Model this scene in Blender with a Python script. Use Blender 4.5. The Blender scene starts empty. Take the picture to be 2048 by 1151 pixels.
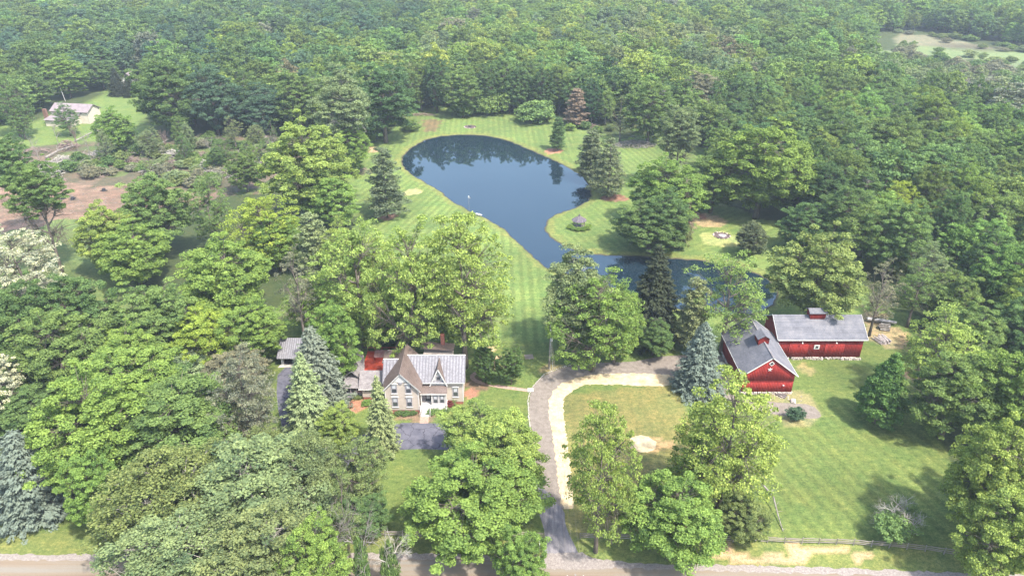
import bpy, math, random
import numpy as np
from mathutils import Vector, Matrix

# ------------------------------------------------------------------ camera, sky, sun, exposure
SC = bpy.context.scene
COL = SC.collection
TH = math.radians(27.8); F = 1462.0; CX = 1024.0; CY = 575.5; HCAM = 84.0
cam_d = bpy.data.cameras.new('camera'); cam = bpy.data.objects.new('camera', cam_d); COL.objects.link(cam)
cam.location = (0, 0, HCAM); cam.rotation_euler = (math.pi / 2 - TH, 0, 0)
cam_d.sensor_width = 36.0; cam_d.lens = 36.0 * F / 2048.0; cam_d.clip_start = 0.5; cam_d.clip_end = 6000
SC.camera = cam
SUN_EL = math.radians(58); SUN_H = Vector((0.70, -0.714, 0)).normalized()     # horizontal direction towards the sun
SUN_AZ = math.atan2(SUN_H.x, SUN_H.y)
world = bpy.data.worlds.new('World'); SC.world = world; world.use_nodes = True
wn = world.node_tree.nodes; wl = world.node_tree.links
sky = wn.new('ShaderNodeTexSky'); sky.sky_type = 'NISHITA'; sky.sun_disc = False
sky.sun_elevation = SUN_EL; sky.sun_rotation = SUN_AZ; sky.air_density = 1.3; sky.dust_density = 2.5
wn['Background'].inputs['Strength'].default_value = 0.15
wl.new(sky.outputs[0], wn['Background'].inputs['Color'])
sun_d = bpy.data.lights.new('sun', 'SUN'); sun_d.energy = 2.8; sun_d.angle = math.radians(2.5); sun_d.color = (1.0, 0.955, 0.88)
sun = bpy.data.objects.new('sun', sun_d); COL.objects.link(sun)
to_sun = Vector((SUN_H.x * math.cos(SUN_EL), SUN_H.y * math.cos(SUN_EL), math.sin(SUN_EL)))
sun.rotation_euler = to_sun.to_track_quat('Z', 'Y').to_euler(); sun.location = to_sun * 400
SC.view_settings.view_transform = 'Standard'; SC.view_settings.look = 'None'
SC.view_settings.exposure = 1.78; SC.view_settings.gamma = 1.0; SC.view_settings.use_curve_mapping = False
try:
    SC.cycles.max_bounces = 6; SC.cycles.diffuse_bounces = 3; SC.cycles.glossy_bounces = 2
    SC.cycles.transmission_bounces = 4; SC.cycles.transparent_max_bounces = 4; SC.cycles.volume_bounces = 0
    SC.cycles.caustics_reflective = False; SC.cycles.caustics_refractive = False
except Exception:
    pass

# ------------------------------------------------------------------ where things stand, measured on the photograph
def P(px, py, z=0.0):
    a = (px - CX) / F; b = -(py - CY) / F
    d = (a, math.cos(TH) + b * math.sin(TH), -math.sin(TH) + b * math.cos(TH))
    t = (z - HCAM) / d[2]
    return Vector((d[0] * t, d[1] * t, z))
def Q(x, y, z):
    zz = z - HCAM; de = y * math.cos(TH) - zz * math.sin(TH); u = y * math.sin(TH) + zz * math.cos(TH)
    return CX + F * x / de, CY - F * u / de, F / de
def PP(pts, z=0.0):
    return np.array([P(x, y, z)[:2] for x, y in pts])

def inside(px, py, poly):
    res = np.zeros(px.shape, bool); n = len(poly); j = n - 1
    for i in range(n):
        xi, yi = poly[i]; xj, yj = poly[j]
        if yi != yj:
            c = ((yi > py) != (yj > py)) & (px < (xj - xi) * (py - yi) / (yj - yi) + xi)
            res ^= c
        j = i
    return res
def sdist(px, py, poly):                      # signed distance, negative inside
    d2 = np.full(px.shape, 1e12); n = len(poly)
    for i in range(n):
        ax, ay = poly[i]; bx, by = poly[(i + 1) % n]
        vx, vy = bx - ax, by - ay; L = vx * vx + vy * vy + 1e-9
        t = np.clip(((px - ax) * vx + (py - ay) * vy) / L, 0, 1)
        d2 = np.minimum(d2, (px - ax - t * vx) ** 2 + (py - ay - t * vy) ** 2)
    d = np.sqrt(d2)
    return np.where(inside(px, py, poly), -d, d)
def smooth_poly(poly, it=2):                   # Chaikin
    p = np.array(poly, float)
    for _ in range(it):
        q = np.roll(p, -1, 0)
        p = np.stack([0.75 * p + 0.25 * q, 0.25 * p + 0.75 * q], 1).reshape(-1, 2)
    return p
def smooth_line(pts, it=2):
    p = np.array(pts, float)
    for _ in range(it):
        a = p[:-1]; b = p[1:]
        m = np.stack([0.75 * a + 0.25 * b, 0.25 * a + 0.75 * b], 1).reshape(-1, p.shape[1])
        p = np.vstack([p[:1], m, p[-1:]])
    return p
def vnoise(x, y, seed=0):
    def h(i, j):
        v = np.sin(i * 127.1 + j * 311.7 + seed * 74.7) * 43758.5453
        return v - np.floor(v)
    xi = np.floor(x); yi = np.floor(y); fx = x - xi; fy = y - yi
    fx = fx * fx * (3 - 2 * fx); fy = fy * fy * (3 - 2 * fy)
    return (h(xi, yi) * (1 - fx) + h(xi + 1, yi) * fx) * (1 - fy) + (h(xi, yi + 1) * (1 - fx) + h(xi + 1, yi + 1) * fx) * fy

# ------------------------------------------------------------------ materials
def mat(name, rough=0.9):
    m = bpy.data.materials.new(name); m.use_nodes = True
    nt = m.node_tree; b = nt.nodes['Principled BSDF']; b.inputs['Roughness'].default_value = rough
    b.inputs['Specular IOR Level'].default_value = 0.25
    return m, nt, b
def nd(nt, t, **k):
    n = nt.nodes.new(t)
    for a, v in k.items():
        setattr(n, a, v)
    return n
def noise_node(nt, scale, detail=4, stretch=None, coord='Object', rough=0.6):
    tc = nd(nt, 'ShaderNodeTexCoord'); n = nd(nt, 'ShaderNodeTexNoise')
    n.inputs['Scale'].default_value = scale; n.inputs['Detail'].default_value = detail; n.inputs['Roughness'].default_value = rough
    if stretch:
        mp = nd(nt, 'ShaderNodeMapping'); mp.inputs['Scale'].default_value = stretch
        nt.links.new(tc.outputs[coord], mp.inputs[0]); nt.links.new(mp.outputs[0], n.inputs['Vector'])
    else:
        nt.links.new(tc.outputs[coord], n.inputs['Vector'])
    return n
def ramp(nt, src, stops):
    r = nd(nt, 'ShaderNodeValToRGB'); e = r.color_ramp.elements
    while len(e) < len(stops):
        e.new(0.5)
    for k, (p, c) in enumerate(stops):
        e[k].position = p; e[k].color = (*c, 1)
    nt.links.new(src, r.inputs[0]); return r
def mul(nt, a, b, fac=1.0):
    m = nd(nt, 'ShaderNodeMix', data_type='RGBA', blend_type='MULTIPLY'); m.inputs[0].default_value = fac
    nt.links.new(a, m.inputs[6]); nt.links.new(b, m.inputs[7]); return m.outputs[2]
def bump(nt, b, src, strength=0.4, dist=0.05):
    bp = nd(nt, 'ShaderNodeBump'); bp.inputs['Strength'].default_value = strength; bp.inputs['Distance'].default_value = dist
    nt.links.new(src, bp.inputs['Height']); nt.links.new(bp.outputs[0], b.inputs['Normal'])
def simple(name, c0, c1, scale=1.5, rough=0.85, stretch=None, bmp=0.3, bd=0.03, detail=5, fine=None):
    m, nt, b = mat(name, rough)
    n = noise_node(nt, scale, detail, stretch)
    r = ramp(nt, n.outputs[0], [(0.32, c0), (0.68, c1)])
    out = r.outputs[0]
    if fine:
        n2 = noise_node(nt, fine, 3); r2 = ramp(nt, n2.outputs[0], [(0.3, (0.72, 0.72, 0.72)), (0.7, (1.25, 1.25, 1.25))])
        out = mul(nt, out, r2.outputs[0])
    nt.links.new(out, b.inputs['Base Color'])
    if bmp: bump(nt, b, n.outputs[0], bmp, bd)
    return m

M = {}
M['bark'] = simple('bark', (0.075, 0.06, 0.048), (0.19, 0.16, 0.13), 2.5, stretch=(1, 1, 0.3))
M['bark_pale'] = simple('bark_pale', (0.2, 0.18, 0.15), (0.42, 0.39, 0.34), 2.5, stretch=(1, 1, 0.3))
M['dead_wood'] = simple('dead_wood', (0.12, 0.105, 0.09), (0.29, 0.265, 0.235), 2.0, stretch=(1, 1, 0.4))
M['twig_brown'] = simple('twig_brown', (0.13, 0.09, 0.075), (0.27, 0.2, 0.17), 2.0)

def leaf_mat(name, src='OBJECT', trans=0.32, spread=0.5):
    m = bpy.data.materials.new(name); m.use_nodes = True; nt = m.node_tree; nt.nodes.clear()
    out = nd(nt, 'ShaderNodeOutputMaterial')
    if src == 'OBJECT':
        oi = nd(nt, 'ShaderNodeObjectInfo'); tint = oi.outputs['Color']
    else:
        at = nd(nt, 'ShaderNodeAttribute', attribute_type='INSTANCER', attribute_name='tint'); tint = at.outputs['Color']
    va = nd(nt, 'ShaderNodeAttribute', attribute_type='GEOMETRY', attribute_name='var')
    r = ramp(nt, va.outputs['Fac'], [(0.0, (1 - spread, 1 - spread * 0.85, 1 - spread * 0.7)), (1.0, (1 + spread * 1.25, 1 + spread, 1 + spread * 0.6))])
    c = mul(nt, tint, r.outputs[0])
    d = nd(nt, 'ShaderNodeBsdfDiffuse'); t = nd(nt, 'ShaderNodeBsdfTranslucent'); mx = nd(nt, 'ShaderNodeMixShader')
    warm = nd(nt, 'ShaderNodeMix', data_type='RGBA', blend_type='MULTIPLY'); warm.inputs[0].default_value = 1
    warm.inputs[7].default_value = (1.12, 1.15, 0.65, 1)
    nt.links.new(c, warm.inputs[6])
    nt.links.new(c, d.inputs[0]); nt.links.new(warm.outputs[2], t.inputs[0])
    mx.inputs[0].default_value = trans
    nt.links.new(d.outputs[0], mx.inputs[1]); nt.links.new(t.outputs[0], mx.inputs[2]); nt.links.new(mx.outputs[0], out.inputs[0])
    return m
M['leaf'] = leaf_mat('leaf'); M['leaf_far'] = leaf_mat('leaf_of_woods', 'INSTANCER')
M['needle'] = leaf_mat('needle', trans=0.12, spread=0.42)

# ------------------------------------------------------------------ object helpers
def tag(o, label=None, cat=None, group=None, kind=None):
    if label: o['label'] = label
    if cat: o['category'] = cat
    if group: o['group'] = group
    if kind: o['kind'] = kind
    return o
def empty(name, loc, rz=0, label=None, cat=None, group=None):
    o = bpy.data.objects.new(name, None); COL.objects.link(o); o.location = loc; o.rotation_euler = (0, 0, rz)
    o.empty_display_size = 0.2
    return tag(o, label, cat, group)
def link(name, me, parent=None, loc=(0, 0, 0), rz=0.0, rot=None, scale=None):
    o = bpy.data.objects.new(name, me); COL.objects.link(o); o.location = loc
    o.rotation_euler = rot if rot else (0, 0, rz)
    if scale: o.scale = scale
    if parent: o.parent = parent
    return o
def np_mesh(name, verts, faces, material, attrs=None, smooth=False):
    """verts (n,3); faces (m,k) of one size"""
    me = bpy.data.meshes.new(name); n, k = faces.shape
    me.vertices.add(len(verts)); me.vertices.foreach_set('co', np.asarray(verts, np.float32).ravel())
    me.loops.add(n * k); me.loops.foreach_set('vertex_index', faces.astype(np.int32).ravel())
    me.polygons.add(n); me.polygons.foreach_set('loop_start', np.arange(0, n * k, k, dtype=np.int32))
    me.polygons.foreach_set('loop_total', np.full(n, k, np.int32))
    if smooth: me.polygons.foreach_set('use_smooth', np.ones(n, bool))
    for an, (ty, arr) in (attrs or {}).items():
        a = me.attributes.new(an, ty, 'POINT')
        a.data.foreach_set('value' if ty == 'FLOAT' else ('vector' if ty == 'FLOAT_VECTOR' else 'color'), np.asarray(arr, np.float32).ravel())
    me.materials.append(material); me.update(); me.validate(); return me

class MB:
    def __init__(s): s.v = []; s.f = []
    def box(s, x0, y0, z0, x1, y1, z1):
        i = len(s.v)
        s.v += [(x0, y0, z0), (x1, y0, z0), (x1, y1, z0), (x0, y1, z0), (x0, y0, z1), (x1, y0, z1), (x1, y1, z1), (x0, y1, z1)]
        s.f += [tuple(i + k for k in q) for q in ((3, 2, 1, 0), (4, 5, 6, 7), (0, 1, 5, 4), (1, 2, 6, 5), (2, 3, 7, 6), (3, 0, 4, 7))]
        return s
    def obox(s, c, u, v, w):                 # centre and three half axes
        c, u, v, w = map(Vector, (c, u, v, w)); i = len(s.v)
        for a, b, d in ((-1, -1, -1), (1, -1, -1), (1, 1, -1), (-1, 1, -1), (-1, -1, 1), (1, -1, 1), (1, 1, 1), (-1, 1, 1)):
            s.v.append(tuple(c + a * u + b * v + d * w))
        s.f += [tuple(i + k for k in q) for q in ((3, 2, 1, 0), (4, 5, 6, 7), (0, 1, 5, 4), (1, 2, 6, 5), (2, 3, 7, 6), (3, 0, 4, 7))]
        return s
    def slab(s, pts, t):                     # polygon, thickened downwards along its normal
        p = [Vector(q) for q in pts]; n = (p[1] - p[0]).cross(p[2] - p[0]).normalized()
        if n.z < 0: p.reverse(); n = -n
        i = len(s.v); k = len(p)
        s.v += [tuple(q) for q in p] + [tuple(q - n * t) for q in p]
        s.f.append(tuple(range(i, i + k))); s.f.append(tuple(range(i + 2 * k - 1, i + k - 1, -1)))
        for a in range(k):
            b = (a + 1) % k; s.f.append((i + a, i + k + a, i + k + b, i + b))
        return s
    def prism(s, pts, axis, d0, d1):         # 2-D outline extruded along x or y
        i = len(s.v); k = len(pts)
        for d in (d0, d1):
            for a, b in pts:
                s.v.append((d, a, b) if axis == 'x' else (a, d, b) if axis == 'y' else (a, b, d))
        s.f.append(tuple(range(i, i + k))); s.f.append(tuple(range(i + 2 * k - 1, i + k - 1, -1)))
        for a in range(k):
            b = (a + 1) % k; s.f.append((i + a, i + b, i + k + b, i + k + a))
        return s
    def tube(s, pts, radii, n=6, cap=True):
        pts = [Vector(p) for p in pts]
        if not hasattr(radii, '__len__'): radii = [radii] * len(pts)
        i0 = len(s.v)
        for j, p in enumerate(pts):
            d = (pts[min(j + 1, len(pts) - 1)] - pts[max(j - 1, 0)])
            if d.length < 1e-6: d = Vector((0, 0, 1))
            d.normalize(); u = d.cross(Vector((0, 0, 1)) if abs(d.z) < 0.9 else Vector((1, 0, 0))).normalized(); w = d.cross(u)
            for a in range(n):
                t = 2 * math.pi * a / n
                s.v.append(tuple(p + radii[j] * (math.cos(t) * u + math.sin(t) * w)))
        for j in range(len(pts) - 1):
            for a in range(n):
                b = (a + 1) % n; k = i0 + j * n
                s.f.append((k + a, k + b, k + n + b, k + n + a))
        if cap:
            s.f.append(tuple(i0 + a for a in range(n - 1, -1, -1))); s.f.append(tuple(i0 + (len(pts) - 1) * n + a for a in range(n)))
        return s
    def rock(s, c, r, rng, flat=0.7):
        i = len(s.v); c = Vector(c)
        dirs = [(0, 0, -1)] + [(math.cos(a), math.sin(a), -0.3) for a in (0, 1.26, 2.51, 3.77, 5.03)] + [(0.7 * math.cos(a), 0.7 * math.sin(a), 0.7) for a in (0.6, 1.9, 3.1, 4.4, 5.6)] + [(0, 0, 1)]
        for d in dirs:
            k = r * rng.uniform(0.75, 1.15); s.v.append((c.x + d[0] * k, c.y + d[1] * k, c.z + d[2] * k * flat))
        for a in range(5):
            b = (a + 1) % 5
            s.f += [(i, i + 1 + b, i + 1 + a), (i + 1 + a, i + 1 + b, i + 6 + a), (i + 1 + b, i + 6 + b, i + 6 + a), (i + 6 + a, i + 6 + b, i + 11)]
        return s
    def mesh(s, name, material, smooth=False):
        me = bpy.data.meshes.new(name); me.from_pydata(s.v, [], s.f); me.materials.append(material)
        if smooth:
            me.polygons.foreach_set('use_smooth', [True] * len(me.polygons))
        me.update(); return me
    def build(s, name, material, parent=None, loc=(0, 0, 0), rz=0.0, smooth=False):
        return link(name, s.mesh(name, material, smooth), parent, loc, rz)
def stuff(o): o['kind'] = 'stuff'; return o
# ------------------------------------------------------------------ GROUND: lawn, meadow, woods floor, pond bed, all one sheet
POND = smooth_poly(PP([(803, 318), (815, 299), (853, 276), (888, 270), (926, 268), (964, 269), (999, 275), (1027, 284), (1058, 298), (1089, 311),
    (1117, 323), (1138, 334), (1158, 346), (1175, 362), (1183, 380), (1178, 398), (1152, 412), (1121, 422), (1100, 433), (1089, 443), (1091, 461),
    (1105, 476), (1127, 490), (1162, 502), (1204, 508), (1246, 509), (1291, 511), (1343, 514), (1395, 518), (1440, 524), (1490, 535), (1530, 552),
    (1553, 575), (1556, 591), (1542, 608), (1520, 619), (1486, 626), (1417, 620), (1361, 614), (1310, 600), (1264, 584), (1221, 570), (1190, 561), (1150, 548), (1110, 537), (1086, 528),
    (1061, 502), (1030, 475), (1006, 452), (964, 429), (936, 417), (908, 401), (891, 388), (867, 370), (836, 355), (808, 334)]), 2)
LAWN = PP([(690, 300), (745, 285), (800, 250), (825, 222), (860, 210), (920, 210), (1000, 225), (1110, 232), (1130, 255), (1240, 275), (1350, 270), (1410, 300),
    (1400, 400), (1450, 402), (1545, 445), (1600, 500), (1690, 560), (1760, 600), (1830, 640), (1850, 700), (1872, 800), (1885, 900), (1960, 1000),
    (2060, 1090), (2300, 1160), (2300, 1400), (-500, 1400), (-500, 1100), (-200, 1040), (100, 1035), (300, 1040), (560, 1000), (540, 900), (535, 760), (520, 680), (560, 600), (690, 570), (715, 450), (700, 380)])
YARD = PP([(1125, 790), (1350, 765), (1460, 1100), (1125, 1110)])
MEADOW = PP([(-300, 470), (0, 462), (130, 435), (180, 470), (220, 540), (300, 580), (340, 640), (260, 720), (190, 700), (160, 600), (60, 560), (-300, 600)])
FARM = PP([(160, 215), (235, 160), (290, 165), (300, 250), (330, 290), (220, 285), (100, 290), (-100, 300), (-100, 240), (60, 245)])
DIRT = PP([(-200, 350), (60, 372), (110, 366), (200, 372), (262, 366), (395, 392), (440, 380), (420, 405), (350, 432), (215, 450), (130, 440), (0, 470), (-200, 480)])
BRUSH = PP([(-100, 285), (100, 278), (300, 270), (560, 270), (620, 330), (560, 380), (430, 400), (120, 378), (-100, 350)])
FARMEADOW = PP([(1785, 68), (1850, 70), (1960, 90), (2060, 105), (2400, 130), (2400, 170), (1950, 135), (1880, 125), (1800, 95)])
SCRUB = PP([(1740, 95), (1950, 120), (2400, 150), (2400, 290), (1950, 260), (1740, 200)])
DRYVERGE = PP([(1400, 1096), (1560, 1092), (1720, 1100), (1730, 1118), (1560, 1124), (1400, 1118)])
VERGE = PP([(-500, 1060), (2400, 1085), (2400, 1160), (-500, 1112)])
BURNT = PP([(845, 240), (880, 238), (870, 262), (845, 262)])

gx = np.concatenate([np.linspace(-2600, -456, 20)[:-1], np.arange(-456, -150, 4.5), np.arange(-150, 150.5, 1.0), np.arange(154.5, 460, 4.5), np.linspace(464, 2600, 20)])
gy = np.concatenate([np.linspace(-400, 66, 12)[:-1], np.arange(66, 336.5, 1.0), 336 + np.cumsum(np.linspace(2, 8, 70)), np.linspace(720, 4200, 25)])
GX, GY = np.meshgrid(gx, gy)
jx = GX + (vnoise(GX * 0.5, GY * 0.5, 1) - 0.5) * 3.2 + (vnoise(GX * 0.13, GY * 0.13, 2) - 0.5) * 4
jy = GY + (vnoise(GX * 0.5, GY * 0.5, 3) - 0.5) * 3.2 + (vnoise(GX * 0.13, GY * 0.13, 4) - 0.5) * 4
col = np.empty(GX.shape + (3,)); col[:] = (0.045, 0.062, 0.022)
stripe_u = np.zeros(GX.shape); stripe_a = np.zeros(GX.shape)
def paint(poly, c, jitter=True):
    m = inside(jx, jy, poly) if jitter else inside(GX, GY, poly)
    col[m] = c; return m
mB = paint(BRUSH, (0.09, 0.08, 0.052))
for k, c in ((7, (0.13, 0.1, 0.075)), (8, (0.085, 0.115, 0.04))):
    m2 = mB & (vnoise(GX * 0.16, GY * 0.16, k) > 0.62); col[m2] = c
paint(FARM, (0.115, 0.165, 0.045)); paint(MEADOW, (0.1, 0.135, 0.044)); paint(DIRT, (0.17, 0.115, 0.085))
m = paint(FARMEADOW, (0.13, 0.17, 0.07)); col[m & (vnoise(GX * 0.03, GY * 0.03, 5) > 0.35) & (GY + GX * 0.35 > 600)] = (0.15, 0.145, 0.09)
paint(SCRUB, (0.115, 0.15, 0.07))
mL = paint(LAWN, (0.105, 0.15, 0.042))
blot = vnoise(GX * 0.09, GY * 0.09, 11); b2 = vnoise(GX * 0.03, GY * 0.035, 12)
col[mL] *= (0.82 + 0.36 * blot[mL])[:, None]
near = mL & (GY < 135)
col[near] = col[near] * np.array([0.93, 0.88, 0.85]) * (0.9 + 0.2 * b2[near])[:, None]
yard = inside(GX, GY, YARD) & mL; col[yard] = np.array([0.15, 0.145, 0.05]) * (0.85 + 0.3 * blot[yard])[:, None]
mm = inside(jx, jy, MEADOW); col[mm] *= (0.75 + 0.5 * blot[mm])[:, None]
mD = inside(jx, jy, DIRT); col[mD] *= (0.7 + 0.6 * vnoise(GX * 0.35, GY * 0.5, 14)[mD])[:, None]
v = inside(GX, GY, VERGE); col[v] = np.array([0.125, 0.15, 0.045]) * (0.8 + 0.4 * blot[v])[:, None]
m = inside(jx, jy, DRYVERGE); col[m] = np.array([0.36, 0.25, 0.15]) * (0.85 + 0.3 * blot[m])[:, None]
paint(BURNT, (0.13, 0.10, 0.05))
# worn and bare spots: red mulch under trees, trampled grass
def spot(px, py, r, c, ry=None):
    p = P(px, py); d = np.sqrt(((jx * 0.5 + GX * 0.5 - p.x) / r) ** 2 + ((jy * 0.5 + GY * 0.5 - p.y) / (ry or r)) ** 2); col[d < 1] = c
for s_ in ((1108, 302, 3.2, (0.36, 0.17, 0.11)), (1228, 396, 4.2, (0.2, 0.11, 0.075)), (778, 432, 2.6, (0.24, 0.14, 0.1)), (1410, 440, 6.0, (0.26, 0.2, 0.11)),
           (1395, 432, 3.0, (0.24, 0.12, 0.08)), (825, 384, 3.5, (0.28, 0.26, 0.12)), (742, 300, 4, (0.3, 0.22, 0.13)), (1443, 478, 5.0, (0.24, 0.26, 0.1)),
           (1750, 640, 3.5, (0.24, 0.19, 0.11)), (1765, 668, 5.2, (0.22, 0.18, 0.1)), (1795, 668, 2.6, (0.3, 0.22, 0.12)), (1838, 750, 3.0, (0.12, 0.09, 0.06)),
           (1600, 700, 2.5, (0.17, 0.17, 0.07)), (1610, 735, 2.0, (0.2, 0.18, 0.08)), (1115, 745, 3.0, (0.2, 0.17, 0.08)), (1590, 812, 5, (0.2, 0.19, 0.09)),
           (718, 805, 2.2, (0.3, 0.15, 0.1)), (935, 790, 1.4, (0.3, 0.14, 0.1)), (1275, 245, 9, (0.2, 0.22, 0.08)), (1310, 888, 2.2, (0.3, 0.2, 0.1)), (1405, 705, 3, (0.2, 0.2, 0.09)),
           (955, 770, 2.6, (0.12, 0.09, 0.06)), (840, 822, 3.2, (0.17, 0.12, 0.08)), (985, 700, 1.6, (0.4, 0.3, 0.17))):
    spot(*s_)
# mowing stripes: zone polygons with the bearing of the mower in each
def stripes(poly, deg, amt):
    m = mL & inside(GX, GY, poly); a = math.radians(deg)
    stripe_u[m] = (GX * math.cos(a) + GY * math.sin(a))[m]; stripe_a[m] = amt
stripes(PP([(690, 300), (860, 205), (1150, 205), (1150, 330), (900, 300), (830, 300), (805, 330), (700, 340)]), 2, 0.16)
stripes(PP([(690, 330), (805, 325), (960, 430), (1000, 460), (860, 470), (600, 560), (600, 400)]), -17, 0.2)
stripes(PP([(860, 470), (1000, 455), (1275, 590), (1275, 700), (600, 700), (600, 560)]), 1, 0.2)
stripes(PP([(1080, 430), (1180, 395), (1300, 400), (1310, 520), (1100, 500)]), 20, 0.13)
stripes(PP([(1230, 270), (1420, 270), (1400, 400), (1190, 400)]), 14, 0.16)
stripes(PP([(1300, 400), (1470, 395), (1640, 520), (1600, 600), (1310, 520)]), -52, 0.13)
stripes(PP([(1520, 830), (1900, 760), (1960, 1010), (1930, 1080), (1480, 1080)]), 17, 0.15)
stripes(PP([(1125, 790), (1380, 765), (1440, 1080), (1125, 1090)]), 3, 0.05)
# pond bed and banks, the waterline slightly uneven
sd = np.full(GX.shape, 50.0); nearp = (GX > -60) & (GX < 110) & (GY > 130) & (GY < 310)
sd[nearp] = sdist(GX[nearp], GY[nearp], POND) + (vnoise(GX[nearp] * 0.45, GY[nearp] * 0.45, 41) - 0.5) * 0.9
WATER_Z = -0.45
GZ = np.where(sd > 3.0, 0.0, np.where(sd > 0, WATER_Z * (1 - (np.clip(sd, 0, 3) / 3.0)) ** 1.6, WATER_Z + np.clip(sd, -4, 0) * 0.35))
rim = (sd > -0.5) & (sd < 2.6); col[rim] = col[rim] * 0.55 + np.array([0.17, 0.165, 0.05]) * 0.45; stripe_a[sd < 2.0] = 0
GZ += np.where((GY > 400) | (np.abs(GX) > 160), (vnoise(GX * 0.01, GY * 0.01, 21) - 0.5) * 2.0, 0) * np.clip((np.hypot(GX, GY - 150) - 260) / 200, 0, 1)
ny, nx = GX.shape
idx = np.arange(nx * ny).reshape(ny, nx)
gf = np.stack([idx[:-1, :-1], idx[:-1, 1:], idx[1:, 1:], idx[1:, :-1]], -1).reshape(-1, 4)
# slab_bed mask: bottom below frame etc stays lawn
gm, nt, gb = mat('ground_cover', 0.95)
a1 = nd(nt, 'ShaderNodeAttribute', attribute_name='cover'); a2 = nd(nt, 'ShaderNodeAttribute', attribute_name='mow')
sp = nd(nt, 'ShaderNodeSeparateXYZ'); nt.links.new(a2.outputs['Vector'], sp.inputs[0])
n0 = noise_node(nt, 0.22, 3); n1 = noise_node(nt, 1.1, 6, rough=0.75); n2 = noise_node(nt, 6.0, 5, rough=0.8); n3 = noise_node(nt, 0.35, 6, rough=0.7)
wob = nd(nt, 'ShaderNodeMath', operation='MULTIPLY_ADD'); nt.links.new(n3.outputs[0], wob.inputs[0]); wob.inputs[1].default_value = 2.2; nt.links.new(sp.outputs[0], wob.inputs[2])
sc_ = nd(nt, 'ShaderNodeMath', operation='MULTIPLY'); nt.links.new(wob.outputs[0], sc_.inputs[0]); sc_.inputs[1].default_value = 2 * math.pi / 2.3
si = nd(nt, 'ShaderNodeMath', operation='SINE'); nt.links.new(sc_.outputs[0], si.inputs[0])
sh = nd(nt, 'ShaderNodeMath', operation='MULTIPLY'); nt.links.new(si.outputs[0], sh.inputs[0]); sh.inputs[1].default_value = 2.2
cl = nd(nt, 'ShaderNodeClamp'); cl.inputs['Min'].default_value = -1; cl.inputs['Max'].default_value = 1; nt.links.new(sh.outputs[0], cl.inputs[0])
am = nd(nt, 'ShaderNodeMath', operation='MULTIPLY_ADD'); am0 = nd(nt, 'ShaderNodeMath', operation='MULTIPLY'); am0.inputs[1].default_value = 0.85; nt.links.new(sp.outputs[1], am0.inputs[0]); fade = ramp(nt, noise_node(nt, 0.11, 4).outputs[0], [(0.35, (0.25,) * 3), (0.6, (1,) * 3)]); fm = nd(nt, 'ShaderNodeMath', operation='MULTIPLY'); nt.links.new(cl.outputs[0], fm.inputs[0]); nt.links.new(fade.outputs[0], fm.inputs[1]); nt.links.new(fm.outputs[0], am.inputs[0]); nt.links.new(am0.outputs[0], am.inputs[1]); am.inputs[2].default_value = 1.0
cmb = nd(nt, 'ShaderNodeCombineXYZ')
for k in range(3): nt.links.new(am.outputs[0], cmb.inputs[k])
c = mul(nt, a1.outputs['Color'], cmb.outputs[0])
c = mul(nt, c, ramp(nt, n1.outputs[0], [(0.3, (0.62, 0.68, 0.66)), (0.55, (1.0, 1.0, 1.0)), (0.75, (1.5, 1.32, 1.25))]).outputs[0])
c = mul(nt, c, ramp(nt, n2.outputs[0], [(0.3, (0.55, 0.6, 0.6)), (0.7, (1.45, 1.4, 1.35))]).outputs[0])
n4 = noise_node(nt, 2.3, 4, rough=0.85); n5 = noise_node(nt, 0.9, 5, stretch=(0.35, 1.3, 1), rough=0.8)
c = mul(nt, c, ramp(nt, n4.outputs[0], [(0.34, (0.6, 0.68, 0.6)), (0.5, (1.0, 1.0, 1.0)), (0.68, (1.45, 1.32, 1.3))]).outputs[0])
c = mul(nt, c, ramp(nt, n5.outputs[0], [(0.36, (0.78, 0.85, 0.8)), (0.64, (1.22, 1.14, 1.15))]).outputs[0])
c = mul(nt, c, ramp(nt, n0.outputs[0], [(0.35, (0.86, 0.93, 0.9)), (0.68, (1.22, 1.08, 1.05))]).outputs[0])
geo = nd(nt, 'ShaderNodeNewGeometry'); sz = nd(nt, 'ShaderNodeSeparateXYZ'); nt.links.new(geo.outputs['Position'], sz.inputs[0])
wet = nd(nt, 'ShaderNodeMapRange'); nt.links.new(sz.outputs[2], wet.inputs[0]); wet.inputs[1].default_value = -0.28; wet.inputs[2].default_value = -0.40
mud = nd(nt, 'ShaderNodeMix', data_type='RGBA'); nt.links.new(wet.outputs[0], mud.inputs[0]); nt.links.new(c, mud.inputs[6]); mud.inputs[7].default_value = (0.06, 0.05, 0.03, 1)
nt.links.new(mud.outputs[2], gb.inputs['Base Color']); bump(nt, gb, n2.outputs[0], 0.6, 0.12)
rgba = np.concatenate([np.clip(col, 0, 1), np.ones(col.shape[:2] + (1,))], -1)
gme = np_mesh('ground', np.stack([GX, GY, GZ], -1).reshape(-1, 3), gf, gm,
              {'cover': ('FLOAT_COLOR', rgba.reshape(-1, 4)), 'mow': ('FLOAT_VECTOR', np.stack([stripe_u, stripe_a, stripe_a * 0], -1).reshape(-1, 3))}, smooth=True)
tag(link('ground', gme), kind='structure')

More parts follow.
